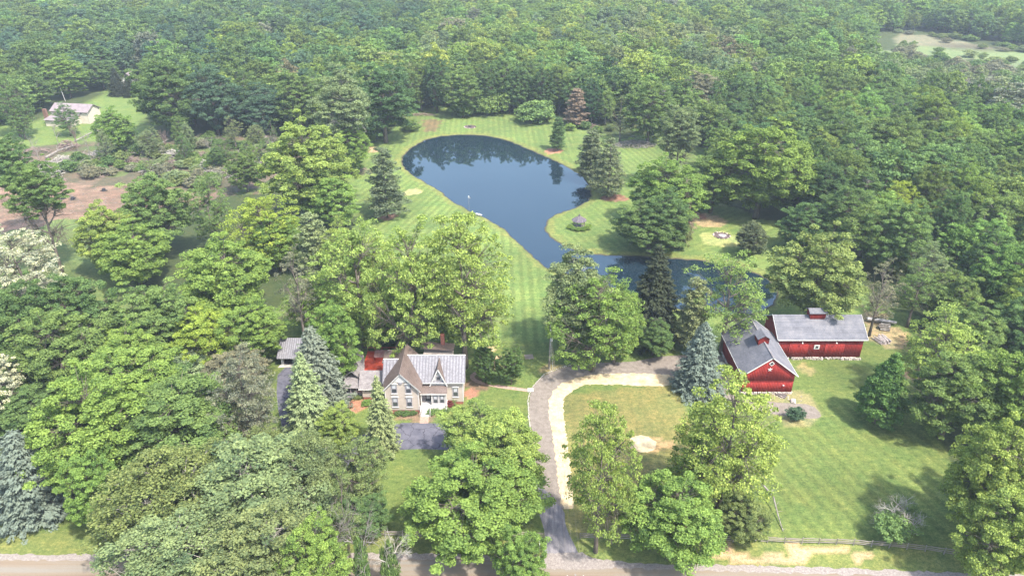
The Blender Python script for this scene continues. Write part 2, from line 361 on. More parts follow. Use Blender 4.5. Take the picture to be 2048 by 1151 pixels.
# ------------------------------------------------------------------ WATER
wm = bpy.data.materials.new('pond_water'); wm.use_nodes = True; nt = wm.node_tree; nt.nodes.clear()
out = nd(nt, 'ShaderNodeOutputMaterial'); d = nd(nt, 'ShaderNodeBsdfDiffuse'); g = nd(nt, 'ShaderNodeBsdfGlossy'); mx = nd(nt, 'ShaderNodeMixShader'); fr = nd(nt, 'ShaderNodeFresnel')
fr.inputs[0].default_value = 1.85; g.inputs['Roughness'].default_value = 0.03; g.inputs['Color'].default_value = (0.74, 0.8, 0.84, 1)
n = noise_node(nt, 0.05, 4); n_b = noise_node(nt, 1.6, 8, rough=0.8)
r = ramp(nt, n.outputs[0], [(0.3, (0.007, 0.016, 0.024)), (0.7, (0.011, 0.022, 0.031))])
scum = ramp(nt, n_b.outputs[0], [(0.6, (0, 0, 0)), (0.74, (0.3, 0.3, 0.3))])
mxs = nd(nt, 'ShaderNodeMix', data_type='RGBA'); nt.links.new(scum.outputs[0], mxs.inputs[0]); nt.links.new(r.outputs[0], mxs.inputs[6]); mxs.inputs[7].default_value = (0.2, 0.24, 0.2, 1)
nt.links.new(mxs.outputs[2], d.inputs[0]); nt.links.new(fr.outputs[0], mx.inputs[0]); nt.links.new(d.outputs[0], mx.inputs[1]); nt.links.new(g.outputs[0], mx.inputs[2]); nt.links.new(mx.outputs[0], out.inputs[0])
nw = noise_node(nt, 1.2, 3); bp = nd(nt, 'ShaderNodeBump'); bp.inputs['Strength'].default_value = 0.06; bp.inputs['Distance'].default_value = 0.05
nt.links.new(nw.outputs[0], bp.inputs['Height']); nt.links.new(bp.outputs[0], g.inputs['Normal']); nt.links.new(bp.outputs[0], fr.inputs['Normal'])
cx, cy = POND.mean(0)
wx0, wy0 = POND.min(0) - 1.5; wx1, wy1 = POND.max(0) + 1.5
w = MB(); w.v = [(wx0, wy0, WATER_Z), (wx1, wy0, WATER_Z), (wx1, wy1, WATER_Z), (wx0, wy1, WATER_Z)]; w.f = [(0, 1, 2, 3)]
tag(w.build('pond_water', wm), kind='structure')

# ------------------------------------------------------------------ ROAD, DRIVES, PATHS: sheets a few millimetres above the ground
def resample(poly, step):
    out = []; n = len(poly)
    for i in range(n):
        a = np.array(poly[i]); b = np.array(poly[(i + 1) % n]); L = np.linalg.norm(b - a); k = max(1, int(L / step))
        for j in range(k): out.append(a + (b - a) * j / k)
    return np.array(out)
def sheet(name, pts, z, material, rag=0.0, step=0.5, smooth=1, world=False):
    p = np.array(pts, float) if world else PP(pts)
    if smooth: p = smooth_poly(p, smooth)
    if rag:
        p = resample(p, step); rr = np.random.RandomState(len(p)); off = rr.uniform(-rag, rag, (len(p), 2)); p = p + off
    mb = MB(); mb.v = [(x, y, z) for x, y in p]
    a = sum(mb.v[i][0] * mb.v[(i + 1) % len(p)][1] - mb.v[(i + 1) % len(p)][0] * mb.v[i][1] for i in range(len(p)))
    mb.f = [tuple(range(len(p))) if a > 0 else tuple(range(len(p) - 1, -1, -1))]
    o = mb.build(name, material); return o
def strip(line, w):
    p = smooth_line(line, 2); t = np.gradient(p, axis=0); t /= np.linalg.norm(t, axis=1)[:, None] + 1e-9; nrm = np.stack([-t[:, 1], t[:, 0]], 1)
    return np.vstack([p + nrm * w / 2, (p - nrm * w / 2)[::-1]])

# gravel road: sandy, wheel-worn bands running along it
rm, nt, rb = mat('gravel_road', 0.95)
tc = nd(nt, 'ShaderNodeTexCoord'); mp = nd(nt, 'ShaderNodeMapping'); mp.inputs['Scale'].default_value = (0.015, 0.55, 1); nn = nd(nt, 'ShaderNodeTexNoise'); nn.inputs['Scale'].default_value = 1.6; nn.inputs['Detail'].default_value = 5
nt.links.new(tc.outputs['Object'], mp.inputs[0]); nt.links.new(mp.outputs[0], nn.inputs['Vector'])
c = ramp(nt, nn.outputs[0], [(0.34, (0.19, 0.17, 0.14)), (0.5, (0.19, 0.15, 0.108)), (0.66, (0.15, 0.105, 0.068))]).outputs[0]
c = mul(nt, c, ramp(nt, noise_node(nt, 8, 4, rough=0.8).outputs[0], [(0.3, (0.8, 0.8, 0.8)), (0.7, (1.15, 1.15, 1.15))]).outputs[0]); nt.links.new(c, rb.inputs['Base Color'])
road_top = [(-400, 75.9), (-74, 75.76), (-34, 76.0), (-12, 76.1), (1, 75.6), (6, 75.4), (12, 75.0), (16, 74.4), (34, 73.9), (52, 73.2), (72, 72.2), (120, 70), (400, 55)]
road = road_top + [(400, 45), (120, 61), (72, 63.8), (34, 65.6), (0, 67.2), (-74, 68.0), (-400, 68.2)]
tag(sheet('gravel_road', road, 0.012, rm, rag=0.14, step=0.9, smooth=1, world=True), kind='structure')
shoulder = simple('pale_gravel', (0.162, 0.136, 0.119), (0.272, 0.238, 0.212), 3.0, fine=10)
sh_pts = strip([(-400, 75.7), (-74, 75.5), (-34, 75.8), (-12, 75.85), (1, 75.4), (12, 74.8), (16, 74.1), (34, 73.6), (52, 72.9), (72, 71.9), (120, 69.7), (400, 54.7)], 1.1)
tag(sheet('road_shoulder', sh_pts, 0.017, shoulder, rag=0.22, step=0.6, smooth=0, world=True), kind='structure')

am_, nt, ab = mat('worn_asphalt', 0.9)
c = ramp(nt, noise_node(nt, 0.5, 6, rough=0.7).outputs[0], [(0.3, (0.058, 0.058, 0.075)), (0.7, (0.12, 0.115, 0.135))]).outputs[0]
vo = nd(nt, 'ShaderNodeTexVoronoi', feature='DISTANCE_TO_EDGE'); vo.inputs['Scale'].default_value = 0.32
tcv = nd(nt, 'ShaderNodeTexCoord'); nz = noise_node(nt, 0.9, 4); va_ = nd(nt, 'ShaderNodeVectorMath', operation='MULTIPLY_ADD'); va_.inputs[1].default_value = (1.6, 1.6, 0)
nt.links.new(nz.outputs['Color'], va_.inputs[0]); nt.links.new(tcv.outputs['Object'], va_.inputs[2]); nt.links.new(va_.outputs[0], vo.inputs['Vector'])
c = mul(nt, c, ramp(nt, vo.outputs['Distance'], [(0.008, (0.35, 0.35, 0.38)), (0.022, (1, 1, 1))]).outputs[0])
c = mul(nt, c, ramp(nt, noise_node(nt, 9, 3).outputs[0], [(0.3, (0.85, 0.85, 0.85)), (0.7, (1.18, 1.18, 1.18))]).outputs[0]); nt.links.new(c, ab.inputs['Base Color'])
tag(sheet('asphalt_drive', [(556, 734), (614, 734), (610, 800), (603, 880), (640, 905), (735, 864), (791, 845), (853, 845), (920, 848), (990, 866), (1060, 910), (1095, 960), (1080, 985), (1030, 930), (960, 903), (853, 897), (812, 898), (747, 904), (690, 930), (668, 985), (640, 1010), (632, 960), (640, 925), (590, 905), (570, 880), (552, 800)], 0.010, am_, smooth=1), kind='structure')
am2 = simple('grey_asphalt', (0.1, 0.095, 0.105), (0.22, 0.2, 0.2), 0.9, stretch=(2.2, 0.4, 1), fine=9)
tag(sheet('asphalt_apron', [(1088, 1112), (1091, 1074), (1088, 1057), (1081, 1035), (1072, 1005), (1070, 955), (1100, 985), (1130, 1022), (1129, 1040), (1136, 1064), (1149, 1088), (1160, 1112)], 0.018, am2, smooth=1), kind='structure')
tag(sheet('apron_gravel', [(1082, 1108), (1160, 1101), (1185, 1115), (1230, 1126), (1230, 1138), (1060, 1138), (1075, 1118)], 0.026, shoulder, rag=0.15, smooth=1), kind='structure')
gv = simple('drive_gravel', (0.135, 0.113, 0.092), (0.21, 0.178, 0.148), 1.2, fine=7)
tag(sheet('gravel_drive', [(1076, 963), (1069, 915), (1064, 863), (1059, 832), (1058, 800), (1064, 776), (1076, 759), (1095, 747), (1122, 736), (1157, 727), (1195, 725), (1232, 724), (1268, 723), (1305, 715),
    (1332, 711), (1368, 710), (1400, 708), (1438, 706), (1447, 716), (1475, 774), (1485, 790), (1511, 800), (1575, 806), (1623, 808), (1645, 829), (1633, 839), (1575, 831), (1536, 826), (1490, 815), (1440, 795), (1415, 770), (1350, 752), (1295, 748), (1232, 748),
    (1195, 750), (1157, 756), (1137, 763), (1119, 773), (1106, 788), (1100, 803), (1101, 827), (1105, 863), (1111, 900), (1118, 944), (1122, 987), (1128, 1014), (1127, 1020)], 0.022, gv, rag=0.06, smooth=1), kind='structure')
sm, nt, sb = mat('scattered_straw', 0.95)
c = ramp(nt, noise_node(nt, 0.6, 6, rough=0.8).outputs[0], [(0.32, (0.26, 0.18, 0.09)), (0.5, (0.43, 0.345, 0.21)), (0.7, (0.52, 0.44, 0.29))]).outputs[0]
c = mul(nt, c, ramp(nt, noise_node(nt, 5, 6, rough=0.85).outputs[0], [(0.3, (0.62, 0.56, 0.5)), (0.5, (1, 1, 1)), (0.7, (1.12, 1.1, 1.1))]).outputs[0]); nt.links.new(c, sb.inputs['Base Color'])
tag(sheet('straw_mulch', [(1350, 749), (1295, 747), (1232, 746), (1195, 748), (1157, 754), (1135, 761), (1117, 770), (1103, 787), (1097, 803), (1098, 827), (1103, 863), (1109, 900), (1115, 944), (1119, 987), (1124, 1011), (1131, 1017), (1147, 1015),
    (1147, 987), (1143, 944), (1136, 900), (1131, 854), (1129, 832), (1126, 814), (1128, 794), (1137, 788), (1153, 777), (1168, 770), (1195, 768), (1232, 769), (1277, 771), (1319, 773), (1350, 770)], 0.031, sm, rag=0.22, step=0.4, smooth=1), kind='stuff', label=None)
bpy.data.objects['straw_mulch'].update_tag(); tag(bpy.data.objects['straw_mulch'], 'pale straw strewn in a band along the inner edge of the gravel drive', 'straw')
cpt = P(1285, 887)
tag(sheet('straw_patch', [(cpt.x + 2.45 * math.cos(a), cpt.y + 2.25 * math.sin(a)) for a in np.linspace(0, 6.28, 20)[:-1]], 0.02, sm, rag=0.18, step=0.3, smooth=0, world=True), 'round patch of pale straw on the front lawn', 'straw', kind='stuff')
pv = simple('brick_path', (0.24, 0.155, 0.12), (0.36, 0.26, 0.2), 2.0, fine=9)
pl = [tuple(P(x, y)[:2]) for x, y in ((962, 741), (950, 746), (943, 752), (948, 760), (970, 767), (995, 772), (1025, 776), (1063, 781))]
tag(sheet('brick_path', strip(pl, 0.95), 0.014, pv, smooth=0, world=True), kind='structure')
pl2 = [tuple(P(x, y)[:2]) for x, y in ((849, 833), (848, 846))]
tag(sheet('front_walk', strip(pl2, 1.6), 0.014, pv, smooth=0, world=True), kind='structure')
conc = simple('pale_concrete', (0.306, 0.281, 0.246), (0.425, 0.391, 0.348), 1.0, fine=8)
p0 = P(1061, 780)
tag(MB().box(-0.6, -0.55, 0, 0.6, 0.6, 0.14).build('concrete_step', conc, loc=(p0.x, p0.y, 0)), 'white concrete step where the brick path meets the gravel drive', 'step')
tag(sheet('garage_slab', [(563, 727), (624, 725), (624, 732), (555, 735)], 0.03, conc, smooth=0), kind='structure')
# edging stones set along the outer curve of the gravel drive
edge = MB(); rng = random.Random(3)
for a, b in (((1090, 748), (1122, 735)), ((1064, 776), (1090, 748)), ((1057, 800), (1064, 776)), ((1059, 832), (1057, 800)), ((1064, 865), (1059, 832)), ((1122, 735), (1157, 726))):
    pa, pb = P(*a), P(*b); k = int((pb - pa).length / 0.42)
    for i in range(k):
        q = pa.lerp(pb, i / k); edge.rock((q.x - 0.15 + rng.uniform(-.06, .06), q.y, 0.07), rng.uniform(0.13, 0.2), rng)
tag(edge.build('edging_stones', conc), 'row of white edging stones along the outer curve of the gravel drive', 'stones', kind='stuff')
# ------------------------------------------------------------------ TREE MODELS (real branches, leaf-sized faces in clumps)
def fib_dirs(n, rs):
    i = np.arange(n) + 0.5; ph = np.arccos(1 - 2 * i / n); th = np.pi * (1 + 5 ** 0.5) * i
    d = np.stack([np.cos(th) * np.sin(ph), np.sin(th) * np.sin(ph), np.cos(ph)], 1) + rs.normal(0, 0.16, (n, 3))
    return d / np.linalg.norm(d, axis=1)[:, None]
def cards(centres, normals, size, aspect, rs, var, bend=0.25, along=None):
    """one small folded leaf face (4 corners, kite) per centre"""
    n = len(centres)
    nn_ = normals / (np.linalg.norm(normals, axis=1)[:, None] + 1e-9)
    t = along if along is not None else rs.normal(0, 1, (n, 3))
    u = t - (t * nn_).sum(1)[:, None] * nn_; u /= np.linalg.norm(u, axis=1)[:, None] + 1e-9
    w = np.cross(nn_, u); s = size[:, None]
    v = np.stack([centres - u * s, centres + w * s * aspect + nn_ * s * bend, centres + u * s, centres - w * s * aspect + nn_ * s * bend], 1).reshape(-1, 3)
    f = np.arange(4 * n).reshape(n, 4)
    return v, f, np.repeat(var, 4)
def curve_pts(a, b, sag, k=4):
    a = np.array(a, float); b = np.array(b, float); L = np.linalg.norm(b - a)
    return [tuple(a + (b - a) * t + np.array([0, 0, sag * L * 4 * t * (1 - t)])) for t in np.linspace(0, 1, k)]

def broadleaf(seed, H=20.0, R=6.5, cb=0.07, n=150, per=110, leaf=0.2, lobe=0.3, cs=1.15, trunk_r=0.38, limbs=8, inner=0.35, shape=1.0, bark=None, twigs=True, flat=0.82, gap=0.0, conic=0.0):
    rs = np.random.RandomState(seed)
    a = H * (1 - cb) / 2; zc = H - a
    d = fib_dirs(n, rs)
    ld = fib_dirs(30, rs); amp = rs.uniform(0.45, 1.15, 30); l2 = fib_dirs(9, rs); a2 = rs.uniform(0, 1, 9)
    lob = 0.62 * np.clip((np.sqrt(np.maximum(d @ ld.T - 0.86, 0) / 0.14) * amp).max(1), 0, 1.1) + 0.38 * np.clip((np.maximum(d @ l2.T - 0.6, 0) * 2.5) @ a2, 0, 1)
    rad = 1 - lobe + lobe * lob + rs.normal(0, 0.09, n); rad = np.clip(rad, 0.4, 1.14)
    prof = 1 - 0.25 * shape * np.clip(d[:, 2], 0, 1) ** 2
    if conic: prof = (1 - conic * (d[:, 2] + 1) / 2) * 1.25
    asym = 1 + 0.12 * np.sin(np.arctan2(d[:, 1], d[:, 0]) * 2 + seed) + 0.08 * np.sin(np.arctan2(d[:, 1], d[:, 0]) * 3 + seed * 2.3 + d[:, 2] * 2)
    c = d * (rad * asym)[:, None] * np.array([R, R, a]); c[:, :2] *= prof[:, None]
    low = d[:, 2] < -0.35; c[low, 2] *= 0.9
    ni = int(n * inner)
    if ni:
        di = fib_dirs(ni, rs); ci = di * rs.uniform(0.3, 0.62, ni)[:, None] * np.array([R, R, a]); c = np.vstack([c, ci])
    c[:, 2] += zc
    if gap:
        g = vnoise(c[:, 0] * 0.35 + c[:, 2] * 0.3, c[:, 1] * 0.35 + c[:, 2] * 0.25, seed) > gap; c = c[g]
    m = len(c); size = cs * rs.uniform(0.5, 1.3, m)
    # leaves: flattened domes of leaves round every twig end
    k = per; pd = rs.normal(0, 1, (m, k, 3)); pd /= np.linalg.norm(pd, axis=2)[..., None]
    pd[..., 2] = np.where(pd[..., 2] < -0.2, -pd[..., 2] * 0.7, pd[..., 2])
    rr = rs.uniform(0.25, 1.0, (m, k)) ** 0.6
    pos = c[:, None] + pd * (rr * size[:, None])[..., None] * np.array([1, 1, flat])
    nr = pd * 0.6 + np.array([0, 0, 0.35]) + rs.normal(0, 0.75, (m, k, 3))
    cv = np.clip(0.5 + rs.normal(0, 0.14, m)[:, None] + rs.normal(0, 0.2, (m, k)), 0, 1)
    v, f, va = cards(pos.reshape(-1, 3), nr.reshape(-1, 3), leaf * rs.uniform(0.7, 1.35, m * k), 0.75, rs, cv.ravel())
    crown = np_mesh('crown', v, f, M['leaf'], {'var': ('FLOAT', va)})
    # limbs
    mb = MB(); b = bark or M['bark']; top = zc + a * 0.35
    sway = rs.normal(0, 0.25, 2)
    def tr(z): t = z / top; return np.array([sway[0] * t * t * 2, sway[1] * t * t * 2, z])
    mb.tube([tr(z) for z in np.linspace(-0.3, top, 6)], [trunk_r * 1.35, trunk_r, trunk_r * 0.85, trunk_r * 0.66, trunk_r * 0.42, trunk_r * 0.16], 7)
    cen = c[rs.choice(m, min(limbs, m), replace=False)].copy()
    for _ in range(4):
        dd = ((c[:, None] - cen[None]) ** 2).sum(2); own = dd.argmin(1)
        for q in range(len(cen)):
            if (own == q).any(): cen[q] = c[own == q].mean(0)
    for q in range(len(cen)):
        e = np.array([0, 0, zc]) + (cen[q] - np.array([0, 0, zc])) * 0.85
        z0 = np.clip(e[2] - np.hypot(e[0], e[1]) * 0.9, H * 0.13, top * 0.92)
        lp = curve_pts(tr(z0), e, -0.06, 5); r0 = trunk_r * 0.5
        mb.tube(lp, [r0, r0 * 0.8, r0 * 0.6, r0 * 0.42, r0 * 0.25], 5)
        if twigs:
            for j in np.where(own == q)[0]:
                s_ = np.array(lp[2 + (j % 3)]); e2 = c[j]
                mb.tube(curve_pts(s_, e2, 0.04, 3), [r0 * 0.26, r0 * 0.16, 0.02], 3, cap=False)
    return mb.mesh('trunk', b, True), crown, dict(H=H, R=R, cb=cb)

def conifer(seed, H=16.0, R=3.7, step=0.4, gap=0.5, leaf=0.2, droop=0.22, puff=9, ragged=0.12, power=0.9, thin=0.42, low=0.3, pads=False):
    rs = np.random.RandomState(seed); C = []; N = []; A = []; V = []; S = []; mb = MB()
    mb.tube([(0, 0, -0.2), (0, 0, H * 0.5), (0, 0, H * 0.97)], [R * 0.075, R * 0.045, 0.03], 6)
    z = low
    while z < H - 0.15:
        r = R * (1 - z / H) ** power * (1 + rs.normal(0, ragged * 0.5)) + 0.12
        nb = max(5, int(2 * np.pi * r / gap)); off = rs.uniform(0, 6.28)
        for b in range(nb):
            th = off + 2 * np.pi * b / nb + rs.normal(0, 0.12); rb = r * (1 + rs.normal(0, ragged)); z0 = z + rs.uniform(-step, step) * 0.5
            dv = np.array([np.cos(th), np.sin(th), 0])
            if b % 3 == 0: mb.tube([dv * 0.05 + [0, 0, z0], dv * rb * 0.55 + [0, 0, z0 - droop * rb * 0.4], dv * rb * 0.95 + [0, 0, z0 - droop * rb * 0.75]], [0.012 * R, 0.009 * R, 0.008], 3, cap=False)
            npf = max(2, int(rb / 0.62))
            for q in range(npf):
                t = 1 - q * 0.62 / max(rb, 0.7)
                if t < 0.22: break
                pc = dv * rb * t + np.array([0, 0, z0 - droop * rb * t ** 1.5 + 0.12 * t * rb * (t > 0.8)])
                k = puff if q == 0 else max(3, int(puff * 0.6))
                lat = rs.uniform(-1, 1, k) * 0.3; side = np.array([-dv[1], dv[0], 0])
                cc = pc + side * lat[:, None] + dv * (rs.uniform(-0.35, 0.25, k) - np.abs(lat) * 0.5)[:, None] + np.array([0, 0, 1]) * rs.normal(0.0, 0.09, k)[:, None]
                al = dv + side * lat[:, None] * 1.8 + rs.normal(0, 0.25, (k, 3)) + np.array([0, 0, -0.1])
                C.append(cc); A.append(al); N.append(np.array([0, 0, 1]) * 0.8 + dv * 0.35 + rs.normal(0, 0.35, (k, 3)))
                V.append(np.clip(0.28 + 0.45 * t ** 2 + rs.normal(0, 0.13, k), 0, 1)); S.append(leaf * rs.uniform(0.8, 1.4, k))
        z += step * (1.0 if z < H * 0.8 else 0.75)
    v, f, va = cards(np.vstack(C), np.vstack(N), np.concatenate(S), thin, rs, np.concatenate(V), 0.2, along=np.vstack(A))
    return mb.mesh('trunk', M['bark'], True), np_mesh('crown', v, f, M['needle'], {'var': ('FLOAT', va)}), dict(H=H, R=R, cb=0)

def pine(seed, H=15.0, R=4.8, whorls=12, low=0.12, per=70, leaf=0.2, power=0.75, pad=0.95):
    rs = np.random.RandomState(seed); mb = MB(); C = []; L = []
    mb.tube([(0, 0, -0.2), (rs.normal(0, .12), rs.normal(0, .12), H * 0.5), (0, 0, H * 0.98)], [0.27, 0.19, 0.04], 6)
    for w_ in range(whorls):
        z = H * (low + (0.97 - low) * w_ / (whorls - 1)); rr = R * max(0.1, (1 - (z / H - low * 0.6))) ** power; nb = rs.randint(5, 8); off = rs.uniform(0, 6.28)
        if w_ == 0: rr *= 0.8
        for b in range(nb):
            th = off + 6.283 * b / nb + rs.normal(0, 0.25); rb = rr * rs.uniform(0.6, 1.12); dv = np.array([np.cos(th), np.sin(th), 0]); side = np.array([-dv[1], dv[0], 0])
            zz = z + rs.normal(0, 0.25); up = rs.uniform(-0.02, 0.14)
            tip = dv * rb + np.array([0, 0, zz + up * rb]); mb.tube(curve_pts((0, 0, zz), tip, -0.05, 4), [0.075, 0.055, 0.035, 0.015], 4, cap=False)
            t = 1.0
            while t > 0.3 and rb * t > 0.4:
                base = dv * rb * t + np.array([0, 0, zz + up * rb * t])
                spread = 0.55 * (1.25 - t) * rb
                for sgn in ((-1, 1) if t < 0.95 else (0,)):
                    c_ = base + side * sgn * spread * rs.uniform(0.5, 1.1) + np.array([0, 0, rs.normal(0.1, 0.1)])
                    C.append(c_); L.append(rs.uniform(0.7, 1.15))
                    if sgn: mb.tube([base - dv * 0.3, c_], [0.03, 0.01], 3, cap=False)
                t -= 1.25 / rb
    C = np.array(C); L = np.array(L) * pad; m = len(C); k = per
    pd = rs.normal(0, 1, (m, k, 3)); pd /= np.linalg.norm(pd, axis=2)[..., None]
    pos = C[:, None] + pd * (rs.uniform(0.2, 1, (m, k)) ** 0.5 * L[:, None])[..., None] * np.array([1, 1, 0.32])
    al = pd + np.array([0, 0, 0.35]) + rs.normal(0, 0.3, (m, k, 3))
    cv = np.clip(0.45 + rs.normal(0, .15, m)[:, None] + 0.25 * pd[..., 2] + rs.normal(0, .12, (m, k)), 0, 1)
    v, f, va = cards(pos.reshape(-1, 3), (np.array([0, 0, 1.0]) + rs.normal(0, 0.5, (m, k, 3))).reshape(-1, 3), leaf * rs.uniform(0.8, 1.4, m * k), 0.4, rs, cv.ravel(), 0.2, along=al.reshape(-1, 3))
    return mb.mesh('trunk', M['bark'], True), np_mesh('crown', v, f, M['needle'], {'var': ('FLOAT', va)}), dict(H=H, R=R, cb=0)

def bare(seed, H=12.0, R=4.0, r0=0.22, depth=4, spread=0.55, m='dead_wood', kids=4, lean=0.0):
    rng = random.Random(seed); mb = MB()
    def grow(p, d, L, r, k):
        d1 = (d + Vector((rng.gauss(0, .12), rng.gauss(0, .12), 0.05))).normalized(); mid = p + d * L * 0.5; e = mid + d1 * L * 0.5
        mb.tube([p, mid, e], [r, r * 0.8, r * 0.55], 6 if k == depth else (4 if k > 1 else 3), cap=False)
        if k == 0: return
        for j in range(kids if k > 1 else kids + 1):
            t = rng.uniform(0.45, 1.0); s = p + (e - p) * t
            ax = Vector((rng.gauss(0, 1), rng.gauss(0, 1), rng.gauss(0, .6))).normalized()
            nd_ = (d1 + ax * spread * rng.uniform(0.8, 1.7)).normalized()
            grow(s, nd_, L * rng.uniform(0.5, 0.75), r * 0.5 * (1.2 - 0.4 * t), k - 1)
    grow(Vector((0, 0, -0.2)), Vector((lean, 0, 1)).normalized(), H * 0.45, r0, depth)
    return mb.mesh('trunk', M[m], True), None, dict(H=H, R=R, cb=0)

PR = {}
# dense rounded maples
PR['M'] = [broadleaf(11, n=330, per=180, cs=0.85, leaf=0.125, lobe=0.42), broadleaf(12, n=310, per=190, cs=0.93, leaf=0.13, lobe=0.5, R=7), broadleaf(13, n=330, per=170, cs=0.82, leaf=0.125, lobe=0.36, R=6), broadleaf(14, n=320, per=180, cs=0.88, leaf=0.13, lobe=0.55, R=6.5, gap=0.18)]
# open walnuts and locusts whose limbs show through
PR['W'] = [broadleaf(21, cb=0.1, n=340, per=62, cs=0.85, leaf=0.13, lobe=0.3, inner=0.3, limbs=10, trunk_r=0.36, gap=0.30, flat=0.7), broadleaf(22, cb=0.1, n=350, per=60, cs=0.9, leaf=0.13, lobe=0.4, R=7, limbs=11, gap=0.34, inner=0.25, flat=0.7), broadleaf(23, cb=0.1, n=310, per=62, cs=0.8, leaf=0.13, lobe=0.35, R=6, limbs=9, gap=0.3, inner=0.25)]
PR['V'] = [broadleaf(25, cb=0.15, n=300, per=42, cs=0.85, leaf=0.125, lobe=0.55, inner=0.25, limbs=12, trunk_r=0.36, gap=0.48, flat=0.7), broadleaf(26, cb=0.15, n=320, per=40, cs=0.85, leaf=0.125, lobe=0.5, inner=0.3, limbs=12, trunk_r=0.34, gap=0.45, flat=0.7, R=6)]
# tall cottonwoods, pale limbs
PR['T'] = [broadleaf(31, n=330, per=120, cs=0.9, leaf=0.125, lobe=0.5, R=5.2, limbs=12, bark=M['bark_pale'], gap=0.2), broadleaf(32, n=340, per=110, cs=0.95, leaf=0.125, lobe=0.45, R=6, limbs=12, bark=M['bark_pale'], gap=0.25)]
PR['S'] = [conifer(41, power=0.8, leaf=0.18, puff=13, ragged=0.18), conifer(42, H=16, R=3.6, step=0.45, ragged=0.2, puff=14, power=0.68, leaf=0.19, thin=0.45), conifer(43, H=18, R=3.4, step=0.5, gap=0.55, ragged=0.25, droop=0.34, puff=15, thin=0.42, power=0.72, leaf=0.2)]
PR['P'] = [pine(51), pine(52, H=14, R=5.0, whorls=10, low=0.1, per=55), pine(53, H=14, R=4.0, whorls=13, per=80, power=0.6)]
PR['D'] = [bare(61), bare(62, spread=0.8, depth=4, r0=0.25), bare(63, spread=0.4, m='twig_brown', kids=5), bare(64, H=10, spread=0.9, r0=0.3, m='bark_pale')]
PR['B'] = [broadleaf(71, H=4, R=2.3, cb=0.0, n=60, per=70, cs=0.75, leaf=0.16, lobe=0.4, inner=0.2, limbs=6, trunk_r=0.07), broadleaf(72, H=4, R=2.6, cb=0.0, n=70, per=60, cs=0.7, leaf=0.15, lobe=0.5, inner=0.2, limbs=6, trunk_r=0.07), broadleaf(73, H=4, R=2.0, cb=0.02, n=60, per=40, cs=0.7, leaf=0.15, lobe=0.3, inner=0.2, limbs=7, trunk_r=0.07, gap=0.3)]
PR['F'] = [broadleaf(s_, n=170, per=52, cs=1.15, leaf=0.29, lobe=0.36, inner=0.12, R=6.0 + 0.5 * (s_ % 3), limbs=5, twigs=False, trunk_r=0.3) for s_ in (81, 82, 83, 84)]
PR['C'] = [broadleaf(91, H=12, R=4.0, cb=0.02, n=300, per=120, cs=0.72, leaf=0.13, lobe=0.3, conic=0.85, limbs=10)]

TINT = dict(lime=(0.22, 0.29, 0.08), lemon=(0.24, 0.31, 0.058), bright=(0.165, 0.25, 0.066), mid=(0.138, 0.205, 0.068), deep=(0.105, 0.168, 0.062), dark=(0.08, 0.138, 0.058),
            olive=(0.155, 0.2, 0.078), sage=(0.17, 0.215, 0.105), grey=(0.185, 0.19, 0.13), blue=(0.122, 0.152, 0.125), bluegrey=(0.088, 0.115, 0.095), spruce=(0.038, 0.046, 0.028), pine=(0.115, 0.145, 0.082), ypine=(0.17, 0.19, 0.085),
            white=(0.42, 0.43, 0.31), brown=(0.22, 0.17, 0.125), cotton=(0.17, 0.215, 0.098), teal=(0.082, 0.135, 0.08))
PRNG = random.Random(77)
OCC = []          # x, y, radius of every tree placed
NAMES = dict(M='broadleaf_tree', V='broadleaf_tree', W='broadleaf_tree', T='broadleaf_tree', F='broadleaf_tree', S='spruce_tree', P='pine_tree', D='bare_tree', B='shrub', C='cypress_tree')
def tint_of(t, j=0.10):
    c = TINT[t] if isinstance(t, str) else t
    k = 1 + PRNG.uniform(-j, j); h = PRNG.uniform(-j, j) * 0.6
    return (c[0] * k * (1 + h), c[1] * k, c[2] * k * (1 - h), 1)
def put_tree(ty, x, y, h, r, tint, label, group=None, var=None, rz=None, z=0.0, cat=None, name=None, jit=0.08, lift=0.0):
    k = PRNG.randrange(len(PR[ty])) if var is None else var
    tr, cr, pr = PR[ty][k % len(PR[ty])]
    sx = r / pr['R']; sz = h / pr['H']
    o = empty(name or NAMES[ty], (x, y, z), PRNG.uniform(0, 6.28) if rz is None else rz, label, cat or ('shrub' if ty == 'B' else 'tree'), group)
    o.scale = (sx, sx, sz)
    link('trunk' if ty != 'B' else 'stem', tr, o)
    if cr:
        c = link('crown' if ty != 'B' else 'foliage', cr, o); c.color = tint_of(tint, jit)
        if lift > pr['cb'] + 0.02:
            kk = (1 - lift) / (1 - pr['cb']); c.scale = (1, 1, kk); c.location.z = pr['H'] * (1 - kk)
    OCC.append((x, y, r)); return o
def solve_box(x0, y0, x1, y1, cb):
    cx_, cy_ = (x0 + x1) / 2, (y0 + y1) / 2; z = 12.0; s = 8.0
    for _ in range(12):
        p = P(cx_, cy_, z); s = Q(p.x, p.y, z)[2]; R = (x1 - x0) / 2 / s
        dl = math.atan2(HCAM - z, p.y); hh = (y1 - y0) / 2 / s
        a2 = hh * hh - (R * math.sin(dl)) ** 2; a = math.sqrt(max(a2, 0)) / math.cos(dl); a = max(a, 0.45 * R)
        h = 2 * a / (1 - cb); z = h - a
    return p.x, p.y, h, R
def box_tree(ty, x0, y0, x1, y1, tint, label, group=None, var=None, cb=None, fat=1.08):
    if cb is None: cb = 0.15 if ty == 'V' else 0.1 if ty == 'W' else 0.07
    x, y, h, R = solve_box(x0, y0, x1, y1, cb)
    return put_tree(ty, x, y, h, R * fat, tint, label, group, var, lift=cb)
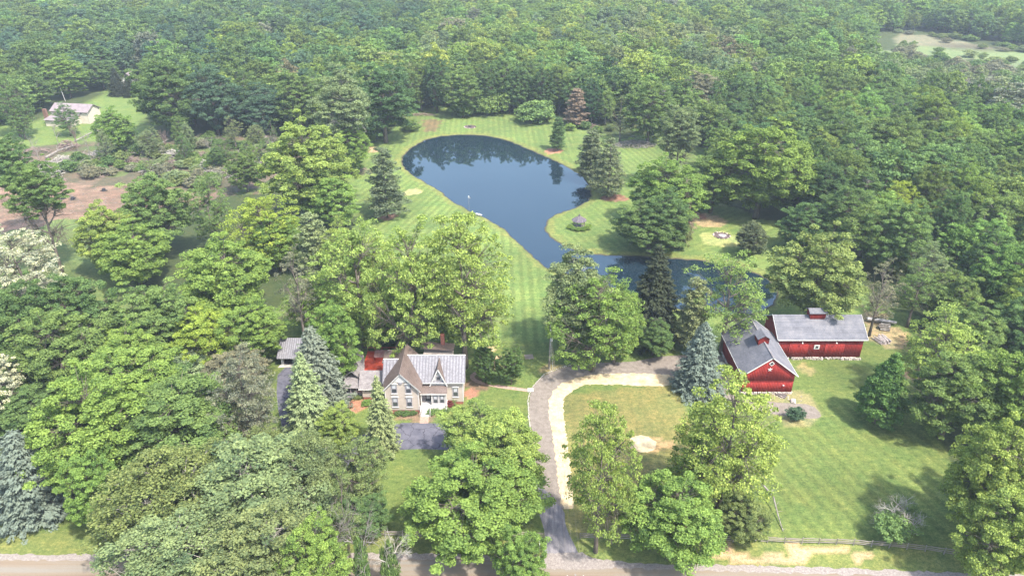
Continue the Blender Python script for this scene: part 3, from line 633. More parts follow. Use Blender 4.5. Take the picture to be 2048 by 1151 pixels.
def cone_tree(ty, x0, yt, x1, yb, tint, label, var=None, group=None):
    cx_ = (x0 + x1) / 2; R = 3
    for _ in range(6):
        p = P(cx_, yb); s = Q(p.x, p.y, 0)[2]; R = (x1 - x0) / 2 / s
        dl = math.atan2(HCAM, p.y); p = P(cx_, yb - R * s * math.sin(dl) * 0.9)
    lo, hi = 1, 40
    for _ in range(30):
        m_ = (lo + hi) / 2
        if Q(p.x, p.y, m_)[1] > yt: lo = m_
        else: hi = m_
    return put_tree(ty, p.x, p.y, lo, R, tint, label, group, var)
# ------------------------------------------------------------------ TREES OF THE PROPERTY, each where the photograph shows it
box, cone = box_tree, cone_tree
# conifers
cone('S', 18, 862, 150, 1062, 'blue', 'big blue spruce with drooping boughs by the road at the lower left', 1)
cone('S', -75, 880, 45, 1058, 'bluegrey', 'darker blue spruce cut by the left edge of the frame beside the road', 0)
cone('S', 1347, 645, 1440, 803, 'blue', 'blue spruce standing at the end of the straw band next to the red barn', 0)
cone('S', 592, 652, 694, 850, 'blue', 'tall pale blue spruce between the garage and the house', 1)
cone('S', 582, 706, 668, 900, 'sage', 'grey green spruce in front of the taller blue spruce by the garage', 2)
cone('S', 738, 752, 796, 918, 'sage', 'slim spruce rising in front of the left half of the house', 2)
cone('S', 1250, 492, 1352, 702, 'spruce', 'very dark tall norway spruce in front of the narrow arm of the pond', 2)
box('P', 1348, 560, 1425, 705, 'ypine', 'yellowish feathery pine between the dark spruce and the barns', var=2, cb=0)
cone('P', 725, 298, 825, 452, 'pine', 'open white pine with visible trunk on the lawn left of the pond', 0)
cone('P', 1145, 262, 1215, 372, 'pine', 'thin ragged pine at the right shore, left one of the pair', 2)
cone('P', 1168, 280, 1262, 408, 'pine', 'broad open pine on the right shore with red mulch at its foot', 1)
cone('P', 1095, 236, 1134, 306, 'dark', 'small dark juniper above the red mulch spot on the pond lawn', 2)
cone('S', 222, 135, 256, 194, 'spruce', 'dark spruce at the edge of the farmhouse lawn, left one', 0)
cone('S', 250, 148, 276, 196, 'spruce', 'small dark spruce beside the roof half hidden in the trees', 1)
cone('S', 1330, 470, 1362, 500, 'teal', 'low dark conifer in the thicket beside the far shore', 1)
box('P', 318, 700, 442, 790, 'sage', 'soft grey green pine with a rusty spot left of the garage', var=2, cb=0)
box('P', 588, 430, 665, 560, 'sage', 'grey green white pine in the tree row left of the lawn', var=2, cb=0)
cone('C', 1700, 720, 1800, 872, (0.115, 0.2, 0.06), 'dense green pyramid shaped tree on the lawn right of the barn', 0)

# lower left
box('M', 70, 735, 300, 985, 'bright', 'large bright green maple behind the blue spruce at lower left', var=1)
box('M', 140, 905, 235, 1068, 'bright', 'bright green low hanging tree between the blue spruce and the olive giant', var=2)
box('M', 228, 745, 480, 960, 'mid', 'round topped dense green tree left of the grey driveway', var=0)
box('T', 215, 880, 450, 1120, 'olive', 'huge olive green tree with bare twigs inside at lower left', var=1)
box('T', 390, 860, 640, 1100, 'cotton', 'tall grey green cottonwood left of the circular drive', var=0)
box('T', 230, 1000, 470, 1230, 'cotton', 'grey green cottonwood hanging over the dirt road', var=1)
box('T', 430, 1000, 640, 1230, 'cotton', 'cottonwood with pale limbs in the bottom edge of the picture', var=0)
box('M', 560, 1040, 700, 1230, 'bright', 'bright green leafy tree at the bottom edge left of the bare snags', var=0)
box('T', 560, 850, 680, 1040, 'cotton', 'slender cottonwood left of the small parking loop', var=1)
box('W', 425, 705, 545, 900, 'grey', 'brownish grey thin leafed tree beside the garage drive', var=0)
box('W', 465, 855, 600, 985, 'olive', 'olive thin tree over the left end of the asphalt loop', var=1)
box('M', 636, 808, 712, 900, 'lime', 'small yellow green tree beside the asphalt in front of the blue spruce', var=2)
box('W', 655, 870, 775, 1010, 'olive', 'olive walnut over the asphalt loop left of the parking bay', var=2)
box('M', 675, 985, 775, 1080, 'deep', 'dark rounded tree on the lawn behind the split rail fence', var=0)
box('V', 640, 940, 735, 1110, 'olive', 'thin olive tree just left of the bare snags', var=0)
box('M', 420, 690, 525, 780, 'grey', 'small grey bush like tree left of the garage', var=2)
for a in ((655, 965, 700, 1180, 'ivy covered snag with a broken top, leftmost of the three by the road'), (700, 980, 765, 1200, 'ivy covered snag with white forked top, middle of the three by the road'), (760, 1040, 810, 1190, 'ivy covered snag leaning right, rightmost of the three by the road')):
    xm = (a[0] + a[2]) / 2; p = P(xm, a[3]); lo = 4
    while Q(p.x, p.y, lo)[1] > a[1] and lo < 25: lo += 0.3
    o = put_tree('D', p.x, p.y, lo, 3.0, 'mid', a[4], var=[0, 1, 3][[655, 700, 760].index(a[0])])
    c = link('ivy', PR['B'][0][1], o, (0, 0, 0.2)); c.scale = (0.62, 0.62, 1.6); c.color = tint_of('mid')
    OCC.pop()
# centre bottom
box('M', 818, 880, 1085, 1112, 'bright', 'biggest bright green maple, its crown reaching over the road left of the driveway', var=1)
box('M', 885, 805, 1062, 960, 'lime', 'lime green maple in front of the right half of the house', var=0)
box('M', 925, 830, 1082, 1010, 'lime', 'lime green tree along the left side of the gravel drive', var=2)
box('M', 995, 1055, 1090, 1180, 'bright', 'small bright tree at the bottom edge beside the driveway mouth', var=0)
box('W', 1130, 808, 1275, 1088, 'lime', 'airy yellow green tree right of the straw band', var=1)
box('V', 1185, 925, 1275, 1070, 'lemon', 'thin yellowish tree near the round straw patch', var=2)
box('M', 1245, 935, 1450, 1135, 'bright', 'full bright green tree overhanging the split rail fence', var=1)
box('W', 1360, 745, 1560, 1010, 'lime', 'big spreading walnut with black limbs in front of the red barn', var=0)
box('W', 1345, 850, 1470, 1010, 'bright', 'open green tree between the straw patch and the walnut', var=2)
box('M', 1440, 985, 1530, 1085, 'olive', 'low bushy olive tree by the fence right of the full green tree', var=2)
# right bottom
box('M', 1892, 835, 2070, 1085, 'lime', 'tall lime green locust at the right edge above the lawn', var=1)
box('M', 1930, 965, 2100, 1175, 'lime', 'lime green locust over the fence end at the lower right', var=0)
box('W', 1810, 620, 1960, 800, 'lime', 'light green tree at the forest edge beside the log piles', var=2)
box('M', 1830, 700, 1990, 880, 'mid', 'mid green tree at the forest edge right of the pyramid shaped tree', var=0)
box('M', 1950, 700, 2110, 900, 'bright', 'bright green tree cut by the right edge of the frame', var=2)
box('M', 1960, 880, 2130, 1060, 'lime', 'lime tree on the right edge between two locusts', var=2)
box('M', 1875, 600, 2010, 740, 'mid', 'rounded green tree behind the light green forest edge tree', var=1)
box('M', 1990, 590, 2120, 740, 'deep', 'deep green tree on the right edge of the frame', var=0)
# behind the house
box('W', 830, 425, 1020, 720, 'lime', 'tall open walnut with a thick dark trunk, right one behind the house', var=1)
box('W', 745, 450, 890, 730, 'lime', 'tall open walnut with twin dark stems behind the house', var=0)
box('W', 640, 445, 790, 680, 'lime', 'airy yellow green walnut left of the striped lawn', var=2)
box('W', 570, 540, 710, 662, 'bright', 'thin green tree above the garage roof', var=1)
box('M', 622, 598, 722, 762, 'bright', 'vivid green maple behind the tall blue spruce', var=0)
box('W', 700, 575, 850, 688, 'bright', 'broad green tree shading the red deck', var=0)
box('W', 868, 560, 985, 696, 'lime', 'light green tree right behind the main roof', var=2)
box('W', 690, 470, 815, 650, 'lime', 'yellow green walnut between the twin stemmed one and the garage trees', var=0)
box('W', 790, 560, 905, 705, 'bright', 'lower fresh green tree in front of the tall open walnuts', var=1)
box('M', 946, 690, 998, 764, (0.09, 0.15, 0.055), 'round dark magnolia, left one of the pair by the brick path', var=2)
box('M', 998, 692, 1047, 766, (0.09, 0.15, 0.055), 'round dark magnolia, right one of the pair by the brick path', var=0)
box('T', 1088, 500, 1220, 700, 'sage', 'tall bluish green tree with a bare leaning trunk by the utility pole', var=0)
box('W', 1110, 545, 1270, 735, 'bright', 'light green tree behind the outer curve of the gravel drive', var=0)
box('M', 1185, 580, 1280, 722, 'bright', 'leafy green tree left of the dark norway spruce', var=2)
box('M', 1268, 635, 1350, 712, 'deep', 'low dark green tree at the foot of the norway spruce', var=1)
box('V', 1385, 498, 1535, 685, (0.18, 0.26, 0.08), 'open tree with a dark trunk standing before the right arm of the pond', var=1)
box('M', 1545, 455, 1725, 650, (0.19, 0.25, 0.09), 'broad pale olive tree behind the long red barn', var=1)
box('V', 1715, 520, 1805, 655, 'grey', 'greyish leaning tree behind the right end of the long barn', var=0)
box('V', 1790, 520, 1880, 640, 'mid', 'half bare green tree behind the log piles', var=1)
# left middle
box('M', 240, 345, 378, 500, 'mid', 'tall three stemmed green tree at the edge of the cleared ground', var=0)
box('M', 158, 408, 262, 540, 'lime', 'yellow green rounded tree beside the cleared ground', var=2)
box('M', 190, 440, 345, 572, 'bright', 'dense low green tree in the left meadow', var=1)
box('W', 378, 352, 455, 492, 'mid', 'narrow green tree with pale twin trunks in the left tree group', var=2)
box('M', 352, 470, 545, 650, 'bright', 'wide bright green tree in the middle of the left tree group', var=1)
box('V', 545, 500, 645, 670, 'grey', 'half bare brownish grey tree above the garage', var=0)
box('M', 240, 560, 392, 715, 'mid', 'large mid green tree below the left meadow', var=0)
box('M', 352, 612, 476, 735, 'lemon', 'striking yellow green maple crown among darker trees', var=2)
box('M', 375, 566, 445, 640, 'lemon', 'small yellow green crown behind the striking yellow green maple', var=0)
box('M', 445, 600, 560, 730, 'bright', 'green tree left of the garage roof', var=2)
box('M', 150, 680, 350, 850, 'bright', 'big green maple between the meadow and the blue spruce', var=1)
box('M', -40, 555, 115, 760, 'deep', 'dark green tree on the left edge below the white blossoms', var=0)
box('M', 100, 545, 222, 720, 'deep', 'dark tree with a visible trunk at the meadow corner', var=2)
box('M', 20, 610, 215, 800, 'mid', 'spreading green tree on the left side under the meadow', var=1)
box('M', 195, 650, 330, 790, 'bright', 'green tree under the left meadow beside the yellow crown', var=0)
box('M', -60, 750, 110, 880, 'deep', 'shaded green tree at the left edge above the blue spruces', var=1)
box('W', -30, 455, 108, 598, 'white', 'locust tree covered in white blossom at the left edge', var=0)
box('W', -60, 700, 45, 850, 'white', 'lower white blossoming locust half cut by the left edge', var=2)
box('M', 18, 318, 125, 440, 'mid', 'green tree with pale twin trunks beside the cleared ground', var=0, cb=0.5)
box('M', -20, 272, 60, 390, 'deep', 'dark leaning tree at the left edge above the cleared ground', var=2, cb=0.45)
box('M', 525, 240, 700, 430, 'lime', 'broad yellow green tree at the upper end of the left tree group', var=1)
box('M', 600, 345, 718, 450, 'bright', 'vivid green tree left of the open white pine', var=0)
box('W', 455, 390, 600, 530, 'lemon', 'pale willow like crown in the left tree group', var=1)
box('M', 505, 430, 600, 540, 'bright', 'bright green tree in front of the pale willow crown', var=2)
box('W', 640, 440, 720, 560, 'lime', 'light tree between the white pine and the walnuts', var=2)
box('M', 655, 245, 735, 345, 'bright', 'green tree at the upper left corner of the pond lawn', var=2)
box('M', 192, 218, 262, 305, 'bright', 'bright young tree right of the cream farmhouse', var=2)
box('W', -20, 150, 60, 262, 'deep', 'dark tree on the left edge level with the farmhouse', var=1)
box('M', 20, 150, 100, 215, 'deep', 'dark tree just behind the farmhouse on its left', var=2)
box('M', 165, 118, 235, 175, 'deep', 'dark tree behind the farmhouse lawn', var=1)
box('M', 455, 300, 520, 380, 'mid', 'green tree above the pale willow crown', var=0)
# around the pond, far side
box('T', 632, 140, 742, 285, 'sage', 'pale green tree showing its fan of limbs left of the pond lawn', var=0, cb=0.3)
box('M', 700, 125, 830, 275, 'dark', 'dark dense tree on the slope left of the pond lawn', var=0)
box('M', 555, 148, 645, 262, 'mid', 'rounded green tree left of the pale tree with fan limbs', var=2)
box('M', 262, 112, 400, 262, 'deep', 'big dark tree right of the farmhouse lawn', var=0)
box('M', 365, 130, 482, 262, 'teal', 'tall dull green tree beside the big dark one above the cleared ground', var=1)
box('M', 95, 112, 165, 190, 'bright', 'bright green tree behind the white farmhouse', var=2)
box('M', 892, 138, 958, 228, 'mid', 'pyramid shaped tree at the far end of the pond lawn', var=2)
for k_, (a, b, c, d_) in enumerate(((905, 195, 958, 232), (950, 193, 1002, 230), (992, 183, 1046, 228), (1035, 203, 1108, 244), (800, 240, 840, 262))):
    box('B', a, b, c, d_, 'mid', ['low rounded shrub left of centre along the far lawn edge', 'wide shrub below the centre of the far lawn edge', 'tall bright shrub at the far lawn edge', 'spreading pale shrub at the right end of the far lawn edge', 'low bush at the left corner of the far lawn'][k_], var=k_ % 3, cb=0)
box('P', 1128, 180, 1178, 252, 'brown', 'dead rusty brown conifer standing in the woods behind the pond', var=2, cb=0)
box('V', 1215, 195, 1270, 272, 'sage', 'thin pale tree left of the brush pile', var=0)
box('M', 1255, 165, 1345, 280, 'mid', 'tall green tree behind the brush pile', var=2)
box('M', 1320, 210, 1400, 320, 'sage', 'soft green tree right of the brush pile', var=0, cb=0.35)
box('M', 1260, 312, 1408, 450, 'bright', 'round bright green tree on the right lawn beyond the shrub thicket', var=1)
box('M', 1232, 395, 1372, 505, 'deep', 'dark dense thicket tree on the lawn right of the gazebo', var=0)
box('M', 1290, 380, 1372, 500, 'deep', 'dark shrubby tree at the right of the thicket', var=2)
box('B', 1335, 445, 1378, 500, 'ypine', 'yellowish bush at the right foot of the thicket', cb=0)
box('P', 1330, 385, 1400, 470, 'brown', 'dying brown grey pine behind the thicket', var=1, cb=0)
box('M', 1472, 442, 1532, 508, 'pine', 'small round grey green tree right of the ringed fire pit', var=2)
box('M', 1430, 245, 1625, 430, 'bright', 'massive light green tree at the edge of the right woods', var=1)
box('M', 1380, 300, 1480, 420, 'mid', 'green tree at the wood edge left of the massive light green one', var=2)
box('M', 1600, 320, 1700, 450, 'dark', 'dark green tree right of the massive light green one', var=0)
box('M', 1640, 370, 1740, 500, 'deep', 'deep green tree with bare wood showing at the wood edge', var=2)
box('W', 1755, 360, 1835, 480, 'lemon', 'yellow leafed crown standing out in the right woods', var=1)
box('M', 1565, 400, 1660, 500, 'deep', 'dark round tree just beyond the pale olive tree', var=2)
box('D', 1790, 460, 1860, 520, 'grey', 'grey bare tree in the gap of the right woods', var=1, cb=0)
box('D', 1810, 495, 1890, 555, 'grey', 'brown bare crown lying low in the right woods', var=2, cb=0)
box('W', 1820, 490, 1900, 600, 'sage', 'thin grey green tree in the gap of the right woods', var=2)
box('M', 1860, 540, 1960, 660, 'mid', 'green tree above the forest edge at right', var=0)
box('D', 1600, 150, 1660, 235, 'grey', 'dead standing tree in the upper right woods, left one', var=0, cb=0)
box('D', 1640, 165, 1690, 240, 'grey', 'dead standing tree in the upper right woods, right one', var=2, cb=0)
box('D', 1930, 130, 1985, 205, 'grey', 'pale bare tree among the scrub of the upper right', var=0, cb=0)
# small crabapple with dead limbs on the lower right lawn
p = P(1790, 1068); x0, y0 = p.x, p.y
PR['D'].append(bare(66, H=10, spread=1.0, r0=0.34, m='bark_pale', kids=5))
o = put_tree('D', x0, y0, 7.6, 3.9, 'mid', 'half dead small tree with silver bare branches on the lower right lawn', var=4)
c = link('crown', PR['B'][1][1], o, (2.2, -0.6, 2.6)); c.scale = (1.25, 1.1, 0.85); c.color = tint_of('mid')
c = link('crown', PR['B'][0][1], o, (-1.6, 0.8, 3.0)); c.scale = (0.9, 0.8, 0.7); c.color = tint_of('mid')
# shrubs close to the house
def bush(px, py, r, h, tint, label, group=None, var=None):
    p = P(px, py); return put_tree('B', p.x, p.y, h, r, tint, label, group, var)
bush(1590, 838, 1.7, 2.6, 'teal', 'lone dark leggy shrub at the lower edge of the barn drive')
for i_, (x_, y_) in enumerate(((798, 828), (812, 829), (826, 828))):
    bush(x_, y_, 0.8, 0.8, 'deep', ['low green plant under the left front windows', 'low green plant under the lower front windows', 'low green plant beside the porch steps'][i_])
bush(864, 826, 0.95, 0.9, 'mid', 'clipped green hedge bush right of the porch steps'); bush(878, 825, 0.95, 0.9, 'mid', 'clipped green hedge bush in the middle below the porch'); bush(890, 824, 0.95, 0.9, 'mid', 'clipped green hedge bush at the right below the porch')
bush(899, 812, 0.8, 1.1, (0.16, 0.05, 0.05), 'dark red barberry at the right corner of the porch'); bush(908, 806, 1.0, 1.1, 'olive', 'olive shrub below the single front window')
bush(733, 808, 0.9, 0.8, 'bright', 'green clump in the curved bed of the left wing'); bush(716, 796, 0.9, 1.0, 'olive', 'olive shrub beside the screened porch')
bush(988, 764, 1.2, 0.5, 'bright', 'low bright groundcover clump below the magnolias'); bush(975, 760, 1.0, 0.5, 'bright', 'low groundcover clump beside the brick path')
for i_ in range(6):
    p = P(750 + i_ * 9, 690 - (i_ % 2)); put_tree('B', p.x, p.y, 1.6, 1.3, 'teal', 'dark shrub of the hedge behind the red deck', 'hedge behind the red deck')
# boxwood ring round the gazebo
g0 = P(1158, 455)
for i_, a_ in enumerate((200, 232, 262, 292, 322, 352)):
    t_ = math.radians(a_); put_tree('B', g0.x + 2.7 * math.cos(t_), g0.y + 2.5 * math.sin(t_), 1.25, 0.95, 'bright', 'clipped round boxwood in the ring in front of the gazebo', 'boxwoods round the gazebo')

for i_, x_ in enumerate(range(812, 1130, 27)):
    if i_ in (3, 4): continue
    p = P(x_ + (i_ % 3) * 4, 221 + 12 * abs(x_ - 930) / 200 - (i_ % 2) * 5)
    put_tree('M', p.x, p.y, 21 + (i_ * 7 % 5), 5.4 + (i_ % 3) * 0.6, ['deep', 'mid', 'dark', 'mid'][i_ % 4], ['dark green', 'mid green', 'blackish green', 'mid green'][i_ % 4] + ' front row tree beyond the far lawn, ' + ('left of the stone fire pit' if x_ < 920 else 'behind the stone fire pit' if x_ < 1000 else 'right of the stone fire pit'), 'front row of the woods beyond the pond')
# ------------------------------------------------------------------ brushwood belt of the storm damaged ground, upper left
poly = PP([(120, 345), (230, 300), (330, 275), (560, 275), (640, 300), (560, 345), (470, 360), (410, 385), (300, 355), (180, 365)])
rg = random.Random(5); xs = poly[:, 0]; ys = poly[:, 1]; n_ = 0
while n_ < 120:
    x = rg.uniform(xs.min(), xs.max()); y = rg.uniform(ys.min(), ys.max())
    if not inside(np.array([x]), np.array([y]), poly)[0]: continue
    if n_ % 8 == 0: put_tree(rg.choice('MWV'), x, y, rg.uniform(8, 13), rg.uniform(2.6, 4.2), rg.choice(['mid', 'deep', 'sage']), 'young green tree in the brush belt ' + ('below the cream farmhouse' if x < -120 else 'right of the felled trunks' if x < -85 else 'left of the pond trees'), 'young trees in the brush belt')
    else: put_tree('B', x, y, rg.uniform(1.8, 4.2), rg.uniform(2.0, 3.8), rg.choice(['mid', 'deep', 'olive', 'sage', 'grey']), ('low ' if n_ % 2 else 'spreading ') + 'wild shrub in the brush belt ' + ('below the cream farmhouse' if x < -120 else 'right of the felled trunks' if x < -85 else 'left of the pond trees'), 'wild shrubs of the brush belt')
    n_ += 1
# scrub of the open wet ground, upper right
poly = PP([(1720, 150), (1790, 112), (1860, 125), (1950, 130), (2060, 150), (2140, 250), (1950, 250), (1820, 220), (1740, 190)])
xs = poly[:, 0]; ys = poly[:, 1]; n_ = 0
while n_ < 170:
    x = rg.uniform(xs.min(), xs.max()); y = rg.uniform(ys.min(), ys.max())
    if not inside(np.array([x]), np.array([y]), poly)[0]: continue
    tq = rg.choice(['sage', 'sage', 'grey', 'mid', 'deep']); hq = rg.uniform(3, 8); put_tree('B', x, y, hq, rg.uniform(3, 6), tq, ('%s %s on the wet ground at upper right, %s' % (dict(sage='pale green', grey='greyish', mid='mid green', deep='dark green')[tq], 'shrub' if hq < 5.5 else 'tall shrub', 'beside the field' if Q(x, y, 0)[1] < 150 else 'near the right edge' if Q(x, y, 0)[0] > 1960 else 'beside the woods')), 'shrubs of the wet ground'); n_ += 1
for k in range(46):
    px = rg.uniform(1790, 2100); py = 66 + (px - 1785) * 0.145 + rg.choice([-6, -2, 2, 26, 34, 40, 46]) + rg.uniform(-3, 3); p = P(px, py)
    put_tree('B', p.x, p.y, rg.uniform(1.5, 4.5), rg.uniform(2, 5), rg.choice(['sage', 'grey', 'mid', 'olive']), 'shrub on the edge of the far pale field at the upper right', 'shrubs round the far pale field')
# shrubs in front of the woods around the lawn
for px, py, r, h, t in ((1385, 425, 2, 2.5, 'mid'), (1402, 408, 2.4, 3.2, 'mid'), (1425, 402, 2, 2.4, 'bright'), (1440, 395, 2.6, 3.5, 'mid'), (1280, 262, 2.5, 3, 'ypine'), (1310, 268, 2.6, 3, 'deep'), (1195, 265, 2.2, 2.6, 'mid'), (1170, 258, 2.3, 3, 'deep'), (1220, 262, 2.0, 3, 'sage'), (1250, 250, 2.6, 3, 'lime'),
                        (1520, 505, 1.8, 2.2, 'pine'), (1500, 498, 1.6, 1.8, 'deep'), (1140, 262, 2.2, 3, 'bright'), (760, 262, 3, 3.5, 'deep'), (735, 285, 3, 3.8, 'mid'), (782, 252, 3, 4, 'deep'), (1345, 290, 2.5, 3, 'deep')):
    bush(px, py, r, h, t, ('tall' if h > 3 else 'low') + dict(deep=' dark green', mid=' mid green', bright=' fresh green', lime=' yellow green', sage=' pale green', ypine=' yellowish', pine=' greyish')[t] + ' wild shrub ' + ('left of the pond lawn' if px < 800 else 'beside the dead brown conifer' if px < 1240 else 'by the big brush pile' if px < 1350 else 'behind the ringed fire pit' if py < 430 else 'right of the ringed fire pit'), 'wild shrubs along the lawn edge')

# ------------------------------------------------------------------ WOODS: 300 nearest broadleaf trees as trees, the rest as one mass
E_MAIN = smooth_poly(PP([(-900, 320), (-100, 268), (20, 262), (60, 235), (110, 190), (170, 178), (235, 152), (285, 158), (300, 230), (400, 262), (500, 268), (600, 285), (690, 292), (745, 275), (800, 246), (850, 222), (920, 215), (1000, 226), (1110, 232), (1150, 250),
    (1230, 262), (1290, 268), (1360, 270), (1420, 305), (1410, 395), (1450, 400), (1550, 440), (1620, 500), (1700, 560), (1790, 600), (1860, 650), (1885, 740), (1905, 850), (1925, 950), (1990, 1060), (2120, 1160), (2400, 1300), (-900, 1300)]), 1)
E_MEAD = PP([(1755, 66), (1850, 62), (1960, 80), (2060, 95), (2500, 125), (2500, 290), (2060, 262), (1950, 256), (1820, 225), (1740, 190), (1700, 140)])
rg = random.Random(9)
def free(x, y, r):
    for a, b, c in OCC:
        if (a - x) ** 2 + (b - y) ** 2 < ((c + r) * 0.62) ** 2: return False
    return True
cell = {}; pts = []
N_TRY = 30000
tx = []; 
rs_ = np.random.RandomState(4)
ty_ = 128 + (740 - 128) * rs_.uniform(0, 1, N_TRY) ** 0.62; tx_ = rs_.uniform(-1, 1, N_TRY) * (ty_ * 0.78 + 35)
bad = inside(tx_, ty_, E_MAIN) | inside(tx_, ty_, E_MEAD); tx_, ty_ = tx_[~bad], ty_[~bad]
sdm = sdist(tx_, ty_, E_MAIN)
for x, y, sdv in zip(tx_, ty_, sdm):
    r = rg.choice([4.2, 5.4, 6.5, 7.6, 9.0]); md = r * 1.3; ok = True
    if sdv < r * 0.35: continue
    ci, cj = int(x // 12), int(y // 12)
    for i in (-1, 0, 1):
        for j in (-1, 0, 1):
            for q in cell.get((ci + i, cj + j), ()):
                if (q[0] - x) ** 2 + (q[1] - y) ** 2 < ((q[2] + r) * 0.61) ** 2: ok = False; break
            if not ok: break
        if not ok: break
    if not ok: continue
    if y < 420 and not free(x, y, r): continue
    cell.setdefault((ci, cj), []).append((x, y, r)); pts.append((x, y, r))
def seen(x, y):
    a, b, s = Q(x, y, 16); return -40 < a < 2088 and b > -30
hand = sum(1 for o in COL.objects if o.name.startswith('broadleaf_tree'))
pts.sort(key=lambda q: q[1] + abs(q[0]) * 0.15)
vis = [q for q in pts if seen(q[0], q[1])]; first = vis[:max(0, 300 - hand)]; fs = set(first); rest = [q for q in pts if q not in fs]
def wood_tint(x, y):
    n = float(vnoise(np.array([x * 0.012]), np.array([y * 0.012]), 31)[0]); u = rg.random() * 0.6 + n * 0.6
    base = ['dark', 'deep', 'mid', 'mid', 'bright', 'bright'] if x > -20 else ['dark', 'deep', 'teal', 'deep', 'mid', 'bright']
    if y > 330 and -60 < x < 130: base = ['mid', 'bright', 'mid', 'lime', 'sage', 'bright']
    if y > 260 and rg.random() < 0.02: return 'grey'
    return base[min(5, int(u * 5.2))]
for x, y, r in first:
    tn = wood_tint(x, y)
    if x < -60: lb, gr = 'broadleaf tree of the dense woods at the upper left', 'broadleaf trees of the upper left woods'
    elif x < 48 : lb, gr = 'broadleaf tree of the closed woods behind the pond', 'broadleaf trees of the woods behind the pond'
    else: lb, gr = 'broadleaf tree of the thick woods on the right side', 'broadleaf trees of the right hand woods'
    a_, b_, _s = Q(x, y, 15)
    sz_ = 'large' if r > 6.8 else 'small' if r < 5.2 else 'middle sized'
    tw = dict(dark='blackish green', deep='dark green', teal='bluish green', mid='mid green', bright='fresh green', sage='pale green', lime='yellow green', grey='greyish')[tn]
    if x >= 48:
        wh = ('touching the right edge' if a_ > 1960 else 'near the right edge' if a_ > 1870 else 'right of the pale tree' if a_ > 1730 else 'above the long barn' if b_ > 330 else 'above the right lawn') + (', low' if b_ > 560 else ', halfway up' if b_ > 300 else ', high up')
        lb = '%s %s tree in the right woods, %s' % (sz_, tw, wh)
    elif x < -60: lb = '%s %s tree in the woods beyond the cream farmhouse and brush belt' % (sz_, tw)
    else: lb = '%s %s tree in the closed woods behind the pond' % (sz_, tw)
    put_tree(rg.choice('MMMTF'), x, y, rg.uniform(16, 22) * (0.78 + 0.04 * r), r * 1.1, tn, lb, gr, jit=0.2)

# far woods: one mass made of instances of the same tree models
n = len(rest); arr = np.array(rest)
me = bpy.data.meshes.new('far_woodland'); me.vertices.add(n)
me.vertices.foreach_set('co', np.column_stack([arr[:, 0], arr[:, 1], np.zeros(n)]).astype(np.float32).ravel())
tints = np.array([tint_of(wood_tint(x, y), 0.22) for x, y, r in rest], np.float32)
scl = np.column_stack([arr[:, 2] * 1.12 / 6.4, arr[:, 2] * 1.12 / 6.4, np.array([rg.uniform(14, 23) * (0.74 + 0.04 * r) / 20 for r in arr[:, 2]])]).astype(np.float32)
for nm, ty, data, key in (('tint', 'FLOAT_COLOR', tints, 'color'), ('tsize', 'FLOAT_VECTOR', scl, 'vector'), ('tturn', 'FLOAT', np.array([rg.uniform(0, 6.28) for _ in range(n)], np.float32), 'value'), ('tkind', 'INT', np.array([rg.choice([0, 1, 2, 3, 0, 1, 2, 3, 0, 1, 2, 3, 0, 1, 2, 4]) for _ in range(n)], np.int32), 'value')):
    me.attributes.new(nm, ty, 'POINT').data.foreach_set(key, data.ravel())
wood = bpy.data.objects.new('far_woodland', me); COL.objects.link(wood)
tag(wood, 'far woodland canopy closing the view behind the nearer trees', 'woods', kind='stuff')
ng = bpy.data.node_groups.new('woodland', 'GeometryNodeTree')
ng.interface.new_socket('Geometry', in_out='INPUT', socket_type='NodeSocketGeometry'); ng.interface.new_socket('Geometry', in_out='OUTPUT', socket_type='NodeSocketGeometry')
gi = ng.nodes.new('NodeGroupInput'); go = ng.nodes.new('NodeGroupOutput'); L = ng.links.new
jn = ng.nodes.new('GeometryNodeJoinGeometry')
def obj_using(mesh):
    for o in COL.objects:
        if o.type == 'MESH' and o.data == mesh: return o
protos = [PR['F'][0], PR['F'][1], PR['F'][2], PR['F'][3], PR['P'][2]]
g2is = []
for tr, cr, pr in protos:
    parts = []
    for me_, leafy in ((tr, False), (cr, True)):
        o = obj_using(me_)
        if o is None: continue
        oi = ng.nodes.new('GeometryNodeObjectInfo'); oi.transform_space = 'ORIGINAL'; oi.inputs['Object'].default_value = o
        s = oi.outputs['Geometry']
        if leafy:
            sm_ = ng.nodes.new('GeometryNodeSetMaterial'); sm_.inputs['Material'].default_value = M['leaf_far']; L(s, sm_.inputs[0]); s = sm_.outputs[0]
        parts.append(s)
    j = ng.nodes.new('GeometryNodeJoinGeometry')
    for s in parts: L(s, j.inputs[0])
    g2 = ng.nodes.new('GeometryNodeGeometryToInstance'); L(j.outputs[0], g2.inputs[0]); g2is.append(g2.outputs[0])
for s in reversed(g2is): L(s, jn.inputs[0])
ip = ng.nodes.new('GeometryNodeInstanceOnPoints'); L(gi.outputs[0], ip.inputs['Points']); L(jn.outputs[0], ip.inputs['Instance']); ip.inputs['Pick Instance'].default_value = True
def named(nm, ty):
    a = ng.nodes.new('GeometryNodeInputNamedAttribute'); a.data_type = ty; a.inputs['Name'].default_value = nm; return a.outputs[0]
L(named('tkind', 'INT'), ip.inputs['Instance Index']); L(named('tsize', 'FLOAT_VECTOR'), ip.inputs['Scale'])
cx3 = ng.nodes.new('ShaderNodeCombineXYZ'); L(named('tturn', 'FLOAT'), cx3.inputs[2]); L(cx3.outputs[0], ip.inputs['Rotation'])
L(ip.outputs[0], go.inputs[0])
wood.modifiers.new('woodland', 'NODES').node_group = ng
print('hand trees', hand, 'wood individuals', len(first), 'far', n)
